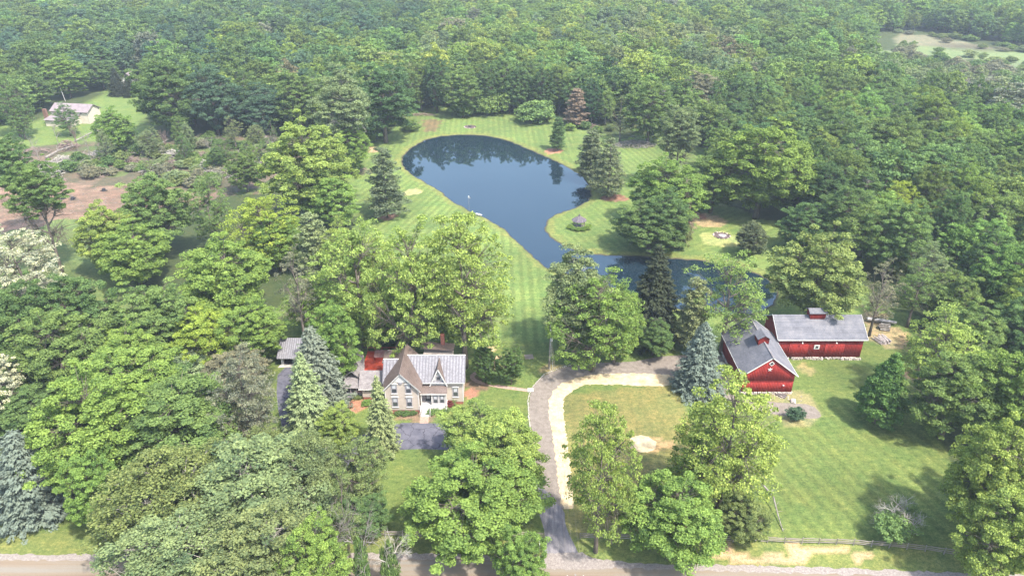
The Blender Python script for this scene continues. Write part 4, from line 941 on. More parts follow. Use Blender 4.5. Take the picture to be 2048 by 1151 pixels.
# ------------------------------------------------------------------ BUILDINGS
def siding_mat(name, c, pitch, axis='Z', dark=0.75, c2=None):
    m, nt, b = mat(name, 0.8)
    tc = nd(nt, 'ShaderNodeTexCoord'); s = nd(nt, 'ShaderNodeSeparateXYZ'); nt.links.new(tc.outputs['Object'], s.inputs[0])
    mm = nd(nt, 'ShaderNodeMath', operation='MULTIPLY'); mm.inputs[1].default_value = 1 / pitch; nt.links.new(s.outputs['XYZ'.index(axis)], mm.inputs[0])
    fr = nd(nt, 'ShaderNodeMath', operation='FRACT'); nt.links.new(mm.outputs[0], fr.inputs[0])
    r = ramp(nt, fr.outputs[0], [(0.0, (dark,) * 3), (0.16, (1, 1, 1))])
    cc = ramp(nt, noise_node(nt, 0.9, 5).outputs[0], [(0.3, tuple(k * 0.88 for k in c)), (0.7, c2 or tuple(min(1, k * 1.08) for k in c))]).outputs[0]
    nt.links.new(mul(nt, cc, r.outputs[0]), b.inputs['Base Color']); bump(nt, b, fr.outputs[0], 0.5, 0.02); return m
M['clap'] = siding_mat('clapboard', (0.44, 0.375, 0.315), 0.16)
M['trim'] = simple('white_trim', (0.479, 0.461, 0.435), (0.574, 0.557, 0.522), 2.0, rough=0.6, bmp=0)
M['window_trim'] = simple('window_trim', (0.25, 0.23, 0.25), (0.33, 0.31, 0.32), 2.0, bmp=0)
M['brick'] = simple('red_brick', (0.2, 0.07, 0.05), (0.3, 0.12, 0.085), 3.0, fine=14)
M['old_brick'] = simple('old_brick', (0.13, 0.07, 0.05), (0.2, 0.115, 0.085), 3)
M['metal'] = simple('grey_metal_roof', (0.162, 0.157, 0.170), (0.212, 0.204, 0.217), 0.6, rough=0.65, bmp=0, fine=3)
M['ribm'] = simple('metal_rib', (0.105, 0.1, 0.11), (0.135, 0.13, 0.138), 1, rough=0.7, bmp=0)
M['brownroof'] = simple('brown_metal_roof', (0.105, 0.078, 0.066), (0.145, 0.11, 0.094), 0.6, rough=0.5, bmp=0, fine=4)
M['shingle'] = simple('grey_shingle', (0.14, 0.125, 0.125), (0.23, 0.21, 0.205), 1.1, fine=6, stretch=(1, 2.5, 1))
def barn_roof():
    m, nt, b = mat('barn_shingle', 0.95)
    c = ramp(nt, noise_node(nt, 0.45, 6, rough=0.75, stretch=(1.0, 0.5, 1)).outputs[0], [(0.3, (0.085, 0.086, 0.097)), (0.5, (0.122, 0.122, 0.135)), (0.72, (0.175, 0.168, 0.172))]).outputs[0]
    c = mul(nt, c, ramp(nt, noise_node(nt, 5.5, 4, rough=0.8).outputs[0], [(0.3, (0.72,) * 3), (0.7, (1.28,) * 3)]).outputs[0])
    c = mul(nt, c, ramp(nt, noise_node(nt, 1.0, 4, stretch=(0.12, 4, 4)).outputs[0], [(0.35, (0.84,) * 3), (0.6, (1.08,) * 3)]).outputs[0])
    nt.links.new(c, b.inputs['Base Color']); return m
M['barnroof'] = barn_roof()
def barn_red():
    m, nt, b = mat('barn_red', 0.85)
    c = ramp(nt, noise_node(nt, 1.0, 5, stretch=(3.5, 3.5, 0.5), rough=0.75).outputs[0], [(0.25, (0.18, 0.016, 0.013)), (0.5, (0.22, 0.019, 0.015)), (0.75, (0.27, 0.038, 0.03))]).outputs[0]
    va = nd(nt, 'ShaderNodeAttribute', attribute_name='board'); c = mul(nt, c, ramp(nt, va.outputs['Fac'], [(0, (0.84,) * 3), (1, (1.12,) * 3)]).outputs[0])
    nt.links.new(c, b.inputs['Base Color']); return m
M['red'] = barn_red(); M['red_core'] = simple('barn_red_inner', (0.07, 0.01, 0.01), (0.12, 0.015, 0.012), 1)
M['stone'] = simple('field_stone', (0.26, 0.22, 0.19), (0.5, 0.44, 0.38), 1.2, fine=5)
M['deck'] = simple('red_deck', (0.36, 0.04, 0.02), (0.48, 0.085, 0.042), 1.2, stretch=(1, 6, 1))
M['glass'], nt_, b_ = mat('window_glass', 0.06); b_.inputs['Base Color'].default_value = (0.05, 0.055, 0.06, 1); b_.inputs['Specular IOR Level'].default_value = 0.8
M['curtain'] = simple('pale_blind', (0.35, 0.36, 0.37), (0.45, 0.45, 0.46), 1, bmp=0)
M['black'] = simple('charcoal', (0.02, 0.02, 0.022), (0.05, 0.05, 0.055), 2)
M['rail'] = simple('weathered_rail', (0.13, 0.11, 0.09), (0.25, 0.215, 0.18), 1.5, stretch=(0.4, 3, 3))
M['cream'] = siding_mat('cream_siding', (0.5, 0.45, 0.37), 0.2)
M['taupe'] = simple('taupe_roof', (0.17, 0.14, 0.145), (0.23, 0.19, 0.19), 0.8, fine=5)
M['galv'] = simple('galvanised', (0.45, 0.46, 0.48), (0.6, 0.61, 0.62), 2, rough=0.5, bmp=0)
M['ash'] = simple('ash', (0.2, 0.19, 0.19), (0.5, 0.48, 0.47), 2)
M['burnt'] = simple('burnt_soil', (0.05, 0.035, 0.035), (0.14, 0.1, 0.1), 2)

BOARD = bpy.data.meshes
def boards(outline_top, x0, x1, zb, plane, where, parent, w=0.3, name='siding_boards', seed=1, holes=()):
    """vertical boards on one wall; plane 'y' faces -y at y=where, 'x-' / 'x+' face sideways"""
    rng = random.Random(seed); v = []; f = []; at = []
    x = x0
    while x < x1 - 0.02:
        b = min(x + w - 0.012, x1); zt0, zt1 = outline_top(x), outline_top(b); pr = rng.uniform(0.02, 0.045); i = len(v); br = rng.random(); cut = rng.uniform(-0.05, 0.02)
        for d in (0, pr):
            for (a, z) in ((x, zb + cut), (b, zb + cut), (b, zt1), (x, zt0)):
                v.append((a, where - d, z) if plane == 'y' else (a, where + d, z) if plane == 'y+' else ((where - d, a, z) if plane == 'x-' else (where + d, a, z))); at.append(br)
        f += [(i, i + 1, i + 2, i + 3), (i + 4, i + 5, i + 6, i + 7), (i, i + 1, i + 5, i + 4), (i + 1, i + 2, i + 6, i + 5), (i + 2, i + 3, i + 7, i + 6), (i + 3, i, i + 4, i + 7)]
        x += w
    me = np_mesh(name, np.array(v), np.array(f), M['red'], {'board': ('FLOAT', np.array(at))})
    return stuff(link(name, me, parent))
def gable_roof_x(parent, x0, x1, yc, half, ze, zr, ov, mt, name='roof', t=0.16):
    """ridge along x"""
    sl = (zr - ze) / half; h2 = half + ov; zo = zr - sl * h2; m = MB()
    m.slab([(x0, yc - h2, zo), (x1, yc - h2, zo), (x1, yc - 0.001, zr), (x0, yc - 0.001, zr)], t); m.slab([(x0, yc + 0.001, zr), (x1, yc + 0.001, zr), (x1, yc + h2, zo), (x0, yc + h2, zo)], t)
    return m.build(name, mt, parent), zo
def gable_roof_y(parent, y0, y1, xc, half, ze, zr, ov, mt, name='roof', t=0.16):
    sl = (zr - ze) / half; h2 = half + ov; zo = zr - sl * h2; m = MB()
    m.slab([(xc - h2, y0, zo), (xc - 0.001, y0, zr), (xc - 0.001, y1, zr), (xc - h2, y1, zo)], t); m.slab([(xc + 0.001, y0, zr), (xc + h2, y0, zo), (xc + h2, y1, zo), (xc + 0.001, y1, zr)], t)
    return m.build(name, mt, parent), zo
def rake(parent, pts, mt, w=0.2, d=0.05, name='rake_board'):
    """white board under the roof edge along pts"""
    for a, b in zip(pts[:-1], pts[1:]):
        a, b = Vector(a), Vector(b); u = (b - a) / 2; n = Vector((0, 0, 1)); v = u.cross(n).normalized() * d / 2; ww = v.cross(u).normalized() * w / 2
        MB().obox((a + b) / 2 + Vector((0, 0, -w * 0.3)), u, v, ww).build(name, mt, parent)
def cupola(parent, x, y, zb, zt, wx, wy, ridge, rise=0.7, ov=0.35):
    c = MB().box(x - wx / 2, y - wy / 2, zb, x + wx / 2, y + wy / 2, zt).build('cupola', M['red_core'], parent)
    m = MB(); k = int((zt - zb - 0.5) / 0.16)
    for j in range(k):
        z = zb + 0.55 + j * 0.16
        m.box(x - wx / 2 - .03, y - wy / 2 - .05, z, x + wx / 2 + .03, y - wy / 2 + .02, z + 0.1); m.box(x - wx / 2 - .05, y - wy / 2, z, x - wx / 2 + .02, y + wy / 2, z + 0.1); m.box(x + wx / 2 - .02, y - wy / 2, z, x + wx / 2 + .05, y + wy / 2, z + 0.1)
    lv = m.build('louvre', M['red'], c); lv['kind'] = 'stuff'
    m = MB()
    if ridge == 'y':
        m.slab([(x - wx / 2 - ov, y - wy / 2 - ov, zt - .1), (x - .001, y - wy / 2 - ov, zt + rise), (x - .001, y + wy / 2 + ov, zt + rise), (x - wx / 2 - ov, y + wy / 2 + ov, zt - .1)], .08)
        m.slab([(x + .001, y - wy / 2 - ov, zt + rise), (x + wx / 2 + ov, y - wy / 2 - ov, zt - .1), (x + wx / 2 + ov, y + wy / 2 + ov, zt - .1), (x + .001, y + wy / 2 + ov, zt + rise)], .08)
        g = MB().prism([(x - wx / 2, zt), (x + wx / 2, zt), (x, zt + rise - .1)], 'y', y - wy / 2, y + wy / 2).build('cupola_gable', M['red'], c)
    else:
        m.slab([(x - wx / 2 - ov, y - wy / 2 - ov, zt - .05), (x + wx / 2 + ov, y - wy / 2 - ov, zt - .05), (x + wx / 2 + ov, y - .001, zt + rise), (x - wx / 2 - ov, y - .001, zt + rise)], .08)
        m.slab([(x - wx / 2 - ov, y + .001, zt + rise), (x + wx / 2 + ov, y + .001, zt + rise), (x + wx / 2 + ov, y + wy / 2 + ov, zt - .05), (x - wx / 2 - ov, y + wy / 2 + ov, zt - .05)], .08)
        MB().prism([(y - wy / 2, zt), (y + wy / 2, zt), (y, zt + rise - .1)], 'x', x - wx / 2, x + wx / 2).build('cupola_gable', M['red'], c)
    m.build('cupola_roof', M['barnroof'], c)
def foundation(parent, segs, h=0.55, seed=2, miss=0.0):
    rng = random.Random(seed); m = MB()
    for (xa, ya, xb, yb) in segs:
        L = math.hypot(xb - xa, yb - ya); k = int(L / 0.38)
        for i in range(k):
            for z in (0.12, 0.38):
                if rng.random() < miss: continue
                t = (i + rng.uniform(.2, .8)) / k; m.rock((xa + (xb - xa) * t, ya + (yb - ya) * t, z + rng.uniform(-.04, .04)), rng.uniform(0.2, 0.3), rng, 0.75)
    return stuff(m.build('foundation_stones', M['stone'], parent))

# --- front barn: gable towards the road, local origin at its front left corner
b1 = empty('red_barn', (44.2, 115.4, 0), 0, 'red barn with a white star on its gable, nearest the road', 'barn')
W1, D1, ZE, ZR = 9.7, 14.9, 4.75, 8.5; xc = W1 / 2
top1 = lambda x: ZE + (ZR - ZE) * (1 - abs(x - xc) / xc) - 0.12
MB().prism([(0.05, 0.5), (W1 - .05, 0.5), (W1 - .05, ZE - .1), (xc, ZR - .2), (0.05, ZE - .1)], 'y', 0.06, D1 - .06).build('wall', M['red_core'], b1)
boards(top1, 0, W1, 3.0, 'y', 0.02, b1, seed=1, name='upper_siding'); boards(lambda x: 2.96, 0, W1, 0.55, 'y', 0.05, b1, seed=2, name='lower_siding')
boards(lambda x: ZE - .1, 0, D1, 0.5, 'x-', 0.04, b1, seed=3, name='left_siding'); boards(lambda x: ZE - .1, 0, D1, 0.5, 'x+', W1 - 0.04, b1, seed=4, name='right_siding'); boards(top1, 0, W1, 0.5, 'y+', D1 - .02, b1, seed=5, name='back_siding')
_, zo = gable_roof_y(b1, -0.28, D1 + 0.5, xc, W1 / 2, ZE, ZR, 0.5, M['barnroof'])
rake(b1, [(-0.52, -0.31, zo), (xc, -0.31, ZR), (W1 + 0.52, -0.31, zo)], M['trim']); rake(b1, [(-0.53, -0.5, zo), (-0.53, D1 + .45, zo)], M['trim'], 0.16); rake(b1, [(W1 + 0.53, -0.5, zo), (W1 + 0.53, D1 + .45, zo)], M['trim'], 0.16)
rake(b1, [(-0.52, D1 + .52, zo), (xc, D1 + .52, ZR), (W1 + 0.52, D1 + .52, zo)], M['trim'], 0.14)
MB().obox((xc, D1 / 2, ZR + .03), (0.12, 0, 0), (0, D1 / 2 + .5, 0), (0, 0, .03)).build('ridge_cap', M['shingle'], b1)
cupola(b1, xc - 0.1, 6.6, ZR - 0.9, ZR + 0.75, 2.0, 2.3, 'y', 0.75)
st = MB(); pts = []
for k in range(10):
    r_ = 0.48 if k % 2 == 0 else 0.19; a_ = math.pi / 2 + k * math.pi / 5; pts.append((xc - 0.15 + r_ * math.cos(a_), 5.75 + r_ * math.sin(a_)))
st.prism(pts, 'y', -0.10, -0.04).build('star', M['trim'], b1)
wd = MB()
def diamond(m, x, z, r, y0, y1): return m.prism([(x - r, z), (x, z - r), (x + r, z), (x, z + r)], 'y', y0, y1)
wf = diamond(MB(), xc, 7.05, 0.55, -0.1, -0.03).build('window', M['trim'], b1); diamond(MB(), xc, 7.05, 0.34, -0.14, -0.1).build('pane', M['glass'], wf)
MB().box(0.3, -0.06, 2.93, W1 - .3, 0.0, 3.05).build('door_track', M['red'], b1)
yl = MB().box(7.7, -0.3, 2.1, 7.95, -0.05, 2.22); yl.build('yard_lamp', M['galv'], b1)
foundation(b1, [(0, 0.05, W1, 0.05), (0, 0, 0, D1), (W1, 0, W1, D1)])
# --- long barn behind: ridge along x
b2 = empty('red_barn', (54.9, 127.6, 0), 0, 'long low red barn with the square white window, behind the star barn', 'barn')
W2, D2, ZE2, ZR2 = 17.3, 9.2, 5.25, 8.05; yc = D2 / 2
top2 = lambda y: ZE2 + (ZR2 - ZE2) * (1 - abs(y - yc) / yc) - .12
MB().prism([(0.05, 0.5), (D2 - .05, 0.5), (D2 - .05, ZE2 - .1), (yc, ZR2 - .2), (0.05, ZE2 - .1)], 'x', 0.06, W2 - .06).build('wall', M['red_core'], b2)
boards(lambda x: ZE2 - .1, 0, W2, 0.6, 'y', 0.05, b2, seed=6, name='front_siding'); boards(top2, 0, D2, 0.5, 'x-', 0.04, b2, seed=7, name='left_siding'); boards(top2, 0, D2, 0.5, 'x+', W2 - .04, b2, seed=8, name='right_siding'); boards(lambda x: ZE2 - .1, 0, W2, 0.5, 'y+', D2 - .04, b2, seed=9, name='back_siding')
_, zo = gable_roof_x(b2, -0.55, W2 + 0.6, yc, D2 / 2, ZE2, ZR2, 0.5, M['barnroof'])
for xx in (-0.58, W2 + .63): rake(b2, [(xx, -0.5, zo), (xx, yc, ZR2), (xx, D2 + .5, zo)], M['trim'], 0.16)
rake(b2, [(-0.5, -0.53, zo), (W2 + .55, -0.53, zo)], M['trim'], 0.18)
cupola(b2, 8.5, yc, ZR2 - 0.7, ZR2 + 0.95, 3.1, 1.9, 'x', 0.6)
f_ = MB().box(7.35, -0.1, 2.55, 8.45, -0.01, 3.5).build('window', M['trim'], b2); MB().box(7.62, -0.14, 2.75, 8.18, -0.1, 3.3).build('pane', M['glass'], f_)
for xx in (4.6, 11.6):
    l_ = MB(); l_.tube([(xx, 0, 4.4), (xx, -0.35, 4.5), (xx, -0.45, 4.3)], 0.04, 5).build('lamp_bracket', M['trim'], b2); MB().rock((xx, -0.48, 4.2), 0.17, random.Random(2), 0.6).build('lamp_head', M['trim'], b2)
for a, b in ((2.2, 6.2), (9.6, 13.6)):
    d_ = boards(lambda x: 4.0, a, b, 0.62, 'y', -0.03, b2, seed=int(a * 10), name='sliding_door'); MB().box(a - .3, -0.12, 4.02, b + .3, -0.02, 4.12).build('door_track', M['red'], b2)
foundation(b2, [(0, 0.05, W2, 0.05), (0, 0, 0, D2)], miss=0.35, seed=4); foundation(b2, [(13.2, -0.25, W2 + .2, -0.25), (7.4, -0.2, 9.6, -0.2), (3.4, -0.15, 5.4, -0.15)], seed=6)
boards(lambda x: .6, 0, 0.6, 0.1, 'y', 0.0, b2, seed=11, name='corner_board')

# --- the house, local origin at the foot of the front gable's left corner
hs = empty('farmhouse', (-23.2, 109.3, 0), 0, 'beige victorian house with steep brown front gable and grey metal roof', 'house')
def hp(x, y, z): return (x + 23.2, y - 109.3, z)
def window(parent, x, y, z0, w, h, hood=True, blind=True, dx=0, plain=False):
    """window in a wall facing the road at y; x is its centre, z0 its sill"""
    fr_ = MB(); t = 0.13
    fr_.box(x - w / 2 - t, y - 0.08, z0 - .02, x - w / 2, y - .01, z0 + h + .02); fr_.box(x + w / 2, y - 0.08, z0 - .02, x + w / 2 + t, y - .01, z0 + h + .02)
    fr_.box(x - w / 2 - t, y - .08, z0 + h, x + w / 2 + t, y - .01, z0 + h + t); fr_.box(x - w / 2 - t, y - .08, z0 - t, x + w / 2 + t, y - .01, z0)
    fr_.box(x - w / 2, y - .07, z0 + h / 2 - .035, x + w / 2, y - .03, z0 + h / 2 + .035)
    o = fr_.build('window', M['window_trim'], parent)
    for a, b in ((z0, z0 + h / 2 - .035), (z0 + h / 2 + .035, z0 + h)): MB().box(x - w / 2, y - .05, a, x + w / 2, y - .025, b).build('pane', M['glass'], o)
    if blind: MB().box(x - w / 2 + .1, y - .054, z0 + h * .55, x + w / 2 - .1, y - .051, z0 + h * .95).build('blind', M['curtain'], o)
    MB().box(x - w / 2 - .2, y - .16, z0 - .26, x + w / 2 + .2, y - .01, z0 - .14).build('sill', M['trim'], o)
    if hood: MB().prism([(x - w / 2 - .25, z0 + h + .14), (x + w / 2 + .25, z0 + h + .14), (x + w / 2 + .1, z0 + h + .32), (x, z0 + h + .42), (x - w / 2 - .1, z0 + h + .32)], 'y', y - .2, y - .01).build('hood', M['trim'], o)
    return o
# front gable wing 0..6.0 wide, ridge along y
GW, GZE, GZR = 6.0, 5.9, 9.2; gxc = GW / 2
gtop = lambda x: GZE + (GZR - GZE) * (1 - abs(x - gxc) / gxc)
MB().prism([(0, 0.85), (GW, 0.85), (GW, GZE - .1), (gxc, GZR - .3), (0, GZE - .1)], 'y', 0.0, 9.3).build('wall', M['clap'], hs)
MB().box(0.04, 0.04, 0, GW - .04, 6, 0.84).build('brick_base', M['brick'], hs)
rf, zo = gable_roof_y(hs, -0.38, 9.7, gxc, GW / 2, GZE, GZR, 0.62, M['brownroof'], 'gable_roof', t=0.18)
for x in (-0.62, GW + .62): pass
sl = (GZR - GZE) / gxc; rake(hs, [(-0.55, -0.42, GZR - sl * (gxc + .55) - .06), (gxc, -0.42, GZR - .06), (GW + .55, -0.42, GZR - sl * (gxc + .55) - .06)], M['trim'], 0.22)
MB().obox((gxc, 4.5, GZR + .03), (0.1, 0, 0), (0, 5.1, 0), (0, 0, .04)).build('ridge_cap', M['brownroof'], hs)
rib = MB().obox((0, 0, 0), (0.5, 0, 0), (0, .02, 0), (0, 0, .02)).mesh('rib', M['brownroof'])
L_ = math.hypot(gxc + .62, sl * (gxc + .62)); an = math.atan(sl)
for s_ in (-1, 1):
    for j in range(22):
        y = -0.45 + j * 0.46; link('roof_rib', rib, rf, (gxc + s_ * (gxc + .62) / 2, y, GZR - sl * (gxc + .62) / 2 + .025), rot=(0, an * s_, 0), scale=(L_ * 0.98, 1, 1))
# scroll-work panel in the gable peak
MB().prism([(gxc - 1.35, 7.15), (gxc + 1.35, 7.15), (gxc, 8.65)], 'y', -0.14, -0.03).build('gable_panel', M['trim'], hs)
ar = [(gxc + 0.42 * math.cos(t), 7.15 + 0.42 * math.sin(t)) for t in np.linspace(math.pi, 2 * math.pi, 9)]
MB().prism(ar, 'y', -0.17, -0.05).build('gable_fan', M['window_trim'], hs)
for x in (1.7, 4.3): window(hs, x, 0, 4.75, 0.85, 1.75); window(hs, x, 0, 1.75, 0.85, 1.85)
window(hs, 1.7, 0, 1.75, 0.85, 1.85) if False else None
# main block: ridge along x, grey metal
mx0, mx1, my0, my1 = 6.0, 14.0, 2.9, 10.3; MZE, MZR = 5.6, 8.6; myc = (my0 + my1) / 2
MB().prism([(my0, .6), (my1, .6), (my1, MZE - .1), (myc, MZR - .3), (my0, MZE - .1)], 'x', mx0 + .001, mx1).build('wall', M['clap'], hs)
MB().box(mx0 + .05, my0 + .04, 0, mx1 - .04, my1, .59).build('brick_base', M['brick'], hs)
def metal_roof(x0, x1, yc_, half, ze, zr, ov, both=True):
    r_, zo_ = gable_roof_x(hs, x0, x1, yc_, half, ze, zr, ov, M['metal'], 'metal_roof', .12)
    s2 = (zr - ze) / half; L2 = math.hypot(half + ov, s2 * (half + ov)); a2 = math.atan(s2)
    rb_ = MB().obox((0, 0, 0), (0.07, 0, 0), (0, 0.5, 0), (0, 0, .045)).mesh('rib', M['ribm'])
    n_ = int((x1 - x0) / 0.56)
    for j in range(n_ + 1):
        x = x0 + .03 + (x1 - x0 - .06) * j / n_
        link('roof_rib', rb_, r_, (x, yc_ - (half + ov) / 2, zr - s2 * (half + ov) / 2 + .035), rot=(a2, 0, 0), scale=(1, L2, 1))
    rake(hs, [(x0 + .02, yc_ - half - ov - .03, zo_), (x1 - .02, yc_ - half - ov - .03, zo_)], M['trim'], 0.16, name='gutter')
    MB().obox(((x0 + x1) / 2, yc_, zr + .04), ((x1 - x0) / 2, 0, 0), (0, .12, 0), (0, 0, .03)).build('ridge_cap', M['trim'], hs)
    return r_
metal_roof(gxc + .05, mx1 + .45, myc, (my1 - my0) / 2, MZE, MZR, .5)
# shorter metal roof left of the gable
MB().prism([(3.6, .6), (9.0, .6), (9.0, 4.9), (6.3, 7.4), (3.6, 4.9)], 'x', -.7, 0.0).build('wall', M['clap'], hs)
metal_roof(-1.0, gxc - .3, 6.3, 2.7, 5.0, 7.9, .45)
# rear cross wing: flatter brown roof behind
MB().box(-1.2, 8.0, .6, 0.4, 12.0, 6.3).build('wall', M['clap'], hs)
MB().slab([(-1.7, 7.6, 6.2), (1.2, 7.6, 6.9), (1.2, 11.6, 6.9), (-1.7, 11.6, 6.2)], .14).build('rear_roof', M['brownroof'], hs)
MB().box(mx0, my1 + .01, .6, 11.6, 13.6, 6.6).build('wall', M['clap'], hs); MB().slab([(5.6, 10.0, 8.0), (11.9, 10.0, 7.5), (11.9, 13.9, 6.6), (5.6, 13.9, 7.1)], .14).build('rear_roof', M['brownroof'], hs)
MB().box(9.2, 12.6, 5.5, 9.95, 13.3, 9.3).build('chimney', M['brick'], hs)
# steep wall dormer
dxc = 9.55; dy = my0 - .02; DZE, DZR = 5.3, 8.3; dh = 1.35
MB().prism([(dxc - dh, 4.2), (dxc + dh, 4.2), (dxc + dh, DZE), (dxc, DZR - .35), (dxc - dh, DZE)], 'y', dy - .12, dy + 2.9).build('dormer_wall', M['trim'], hs)
dr = MB(); ov = .34; s3 = (DZR - DZE) / dh; zz = DZR - s3 * (dh + ov)
dr.slab([(dxc - dh - ov, dy - .5, zz), (dxc - .001, dy - .5, DZR), (dxc - .001, dy + 3.6, DZR), (dxc - dh - ov, dy + 0.5, zz)], .12); dr.slab([(dxc + .001, dy - .5, DZR), (dxc + dh + ov, dy - .5, zz), (dxc + dh + ov, dy + .5, zz), (dxc + .001, dy + 3.6, DZR)], .12)
dr.build('dormer_roof', M['brownroof'], hs)
rake(hs, [(dxc - dh - ov + .05, dy - .54, zz - .03), (dxc, dy - .54, DZR - .06), (dxc + dh + ov - .05, dy - .54, zz - .03)], M['trim'], 0.2)
window(hs, dxc, dy - .12, 4.85, 0.62, 1.5, hood=False, blind=False)
# porch
MB().slab([(6.1, 1.05, 3.75), (11.2, 1.05, 3.75), (11.2, 2.95, 4.55), (6.1, 2.95, 4.55)], .14).build('porch_roof', M['brownroof'], hs)
rake(hs, [(6.15, 1.02, 3.66), (11.15, 1.02, 3.66)], M['trim'], 0.2, name='porch_fascia')
MB().box(6.15, 1.15, .0, 11.1, 2.88, .95).build('porch_deck', M['trim'], hs)
for x in (6.35, 8.3, 10.95): MB().box(x - .09, 1.2, .95, x + .09, 1.38, 3.6).build('porch_post', M['trim'], hs)
MB().box(8.35, 1.3, .95, 10.85, 2.85, 3.6).build('porch_bay', M['trim'], hs)
for x in (8.98, 10.2): window(hs, x, 1.3, 1.55, .72, 1.55, hood=False)
MB().box(6.2, 2.82, .95, 8.3, 2.88, 3.6).build('porch_wall', M['window_trim'], hs)
dd = MB().box(6.95, 2.72, .96, 7.95, 2.8, 3.25).build('door', M['black'], hs); MB().box(7.15, 2.69, 1.4, 7.75, 2.715, 3.0).build('pane', M['curtain'], dd); MB().box(7.84, 2.66, 1.95, 7.9, 2.71, 2.1).build('handle', M['galv'], dd)
# lower deck, steps and white railings in front
MB().box(6.15, 0.3, .0, 11.1, 1.14, .8).build('porch_deck', M['trim'], hs)
for k in range(5): MB().box(6.45, -0.95 + k * .26, 0, 7.95, -0.68 + k * .26 , .16 * (k + 1)).build('step', M['trim'], hs)
for x in (6.3, 8.1):
    MB().tube([(x, -0.95, 0.9), (x, 0.3, 1.65)], .045, 5).build('handrail', M['trim'], hs)
    for q in (-0.95, 0.3): MB().box(x - .05, q - .05, 0, x + .05, q + .05, .95 if q < 0 else 1.7).build('newel_post', M['trim'], hs)
bal = MB()
for x0_, x1_ in ((8.1, 11.05),):
    for k in range(int((x1_ - x0_) / .16)): bal.box(x0_ + k * .16, .33, .8, x0_ + k * .16 + .05, .38, 1.55)
for k in range(6): bal.box(11.0, .4 + k * .15, .8, 11.05, .45 + k * .15, 1.55)
stuff(bal.build('baluster', M['trim'], hs)); MB().box(8.1, .3, 1.55, 11.1, .42, 1.65).build('handrail', M['trim'], hs); MB().box(10.98, .42, 1.55, 11.1, 1.2, 1.65).build('handrail', M['trim'], hs)
window(hs, 12.6, my0, 1.9, .85, 1.85)
MB().box(13.95, my0 + .3, .6, 14.05, my0 + .5, 5.5).build('downpipe', M['galv'], hs)
MB().box(5.95, -.06, .9, 6.08, .02, 5.6).build('corner_board', M['trim'], hs); MB().box(13.92, my0 - .05, .6, 14.03, my0 + .03, 5.3).build('corner_board', M['trim'], hs); MB().box(-.08, -.06, .9, .05, .02, 5.6).build('corner_board', M['trim'], hs)
# low left wing with grey shingles and the angled wing behind it
MB().prism([(4.2, .7), (9.4, .7), (9.4, 2.9), (6.8, 4.8), (4.2, 2.9)], 'x', -5.2, -1.9).build('wall', M['clap'], hs); MB().box(-5.15, 4.24, 0, -1.9, 9.3, .69).build('brick_base', M['brick'], hs)
gable_roof_x(hs, -5.8, -1.4, 6.8, 2.6, 3.05, 5.05, .4, M['shingle'], 'shingle_roof')
rake(hs, [(-5.8, 3.75, 2.72), (-1.4, 3.75, 2.72)], M['trim'], .16, name='gutter')
w_ = MB().box(-4.75, 4.1, 2.0, -3.2, 4.19, 2.7).build('window', M['window_trim'], hs)
for k in range(2): MB().box(-4.65 + k * .75, 4.06, 2.08, -4.02 + k * .75, 4.099, 2.62).build('pane', M['glass'], w_)
MB().prism([(-9.5, .3), (-6.9, .3), (-6.9, 2.7), (-7.6, 3.2), (-9.5, 2.6)], 'y', 7.4, 15.5).build('wall', M['clap'], hs)
r3 = MB(); r3.slab([(-9.9, 6.6, 2.8), (-7.6, 6.6, 4.9), (-7.6, 16, 3.9), (-9.9, 16, 2.6)], .14); r3.slab([(-7.598, 6.6, 4.9), (-5.3, 6.6, 2.9), (-6.6, 14.2, 2.9), (-7.598, 16, 3.9)], .14); r3.build('shingle_roof', M['shingle'], hs)
rake(hs, [(-5.26, 6.9, 2.86), (-6.56, 14.2, 2.86)], M['galv'], .18, name='gutter')
# screened porch at the far left
sp_ = MB(); 
for x in (-8.6, -7.5, -6.4, -5.35): sp_.box(x - .07, 4.6, .4, x + .07, 4.74, 2.7)
sp_.box(-8.6, 4.6, 1.1, -5.3, 4.72, 1.22); sp_.box(-8.6, 4.6, 2.6, -5.3, 4.72, 2.75); sp_.box(-8.6, 4.6, .3, -5.3, 4.72, .5)
s_o = sp_.build('screen_porch', M['window_trim'], hs); MB().box(-8.5, 4.74, .5, -5.4, 7.3, 2.6).build('screen', M['glass'], s_o); MB().slab([(-8.9, 4.2, 2.75), (-5.2, 4.2, 2.75), (-5.2, 7.4, 3.3), (-8.9, 7.4, 3.3)], .12).build('porch_roof', M['shingle'], hs)

# --- garage
ga = empty('garage', (-47.3, 125.4, 0), 0, 'open fronted grey garage with ribbed metal roof left of the blue spruce', 'garage')
MB().box(0, 5.5, 0, 9.6, 5.7, 2.7).build('back_wall', M['clap'], ga); MB().box(0, .3, 0, .2, 5.5, 2.7).build('side_wall', M['clap'], ga); MB().box(9.4, .3, 0, 9.6, 5.5, 2.7).build('side_wall', M['clap'], ga)
for x in (0.25, 4.8, 9.3): MB().box(x - .25, 0, 0, x + .25, .3, 2.65).build('post', M['galv'], ga)
MB().box(.21, .5, 0.05, 9.39, 5.45, .1).build('floor', M['black'], ga)
for a in (0.55, 5.1): MB().box(a, 2.2, 0.1, a + 3.9, 2.3, 2.6).build('garage_door', M['black'], ga)
gr_, zo = gable_roof_x(ga, -.45, 10.0, 2.9, 2.9, 2.75, 4.75, .9, M['metal'], 'metal_roof', .12)
s2 = 2.0 / 2.9; L2 = math.hypot(3.8, s2 * 3.8); rb_ = MB().obox((0, 0, 0), (0.06, 0, 0), (0, .5, 0), (0, 0, .045)).mesh('rib', M['ribm'])
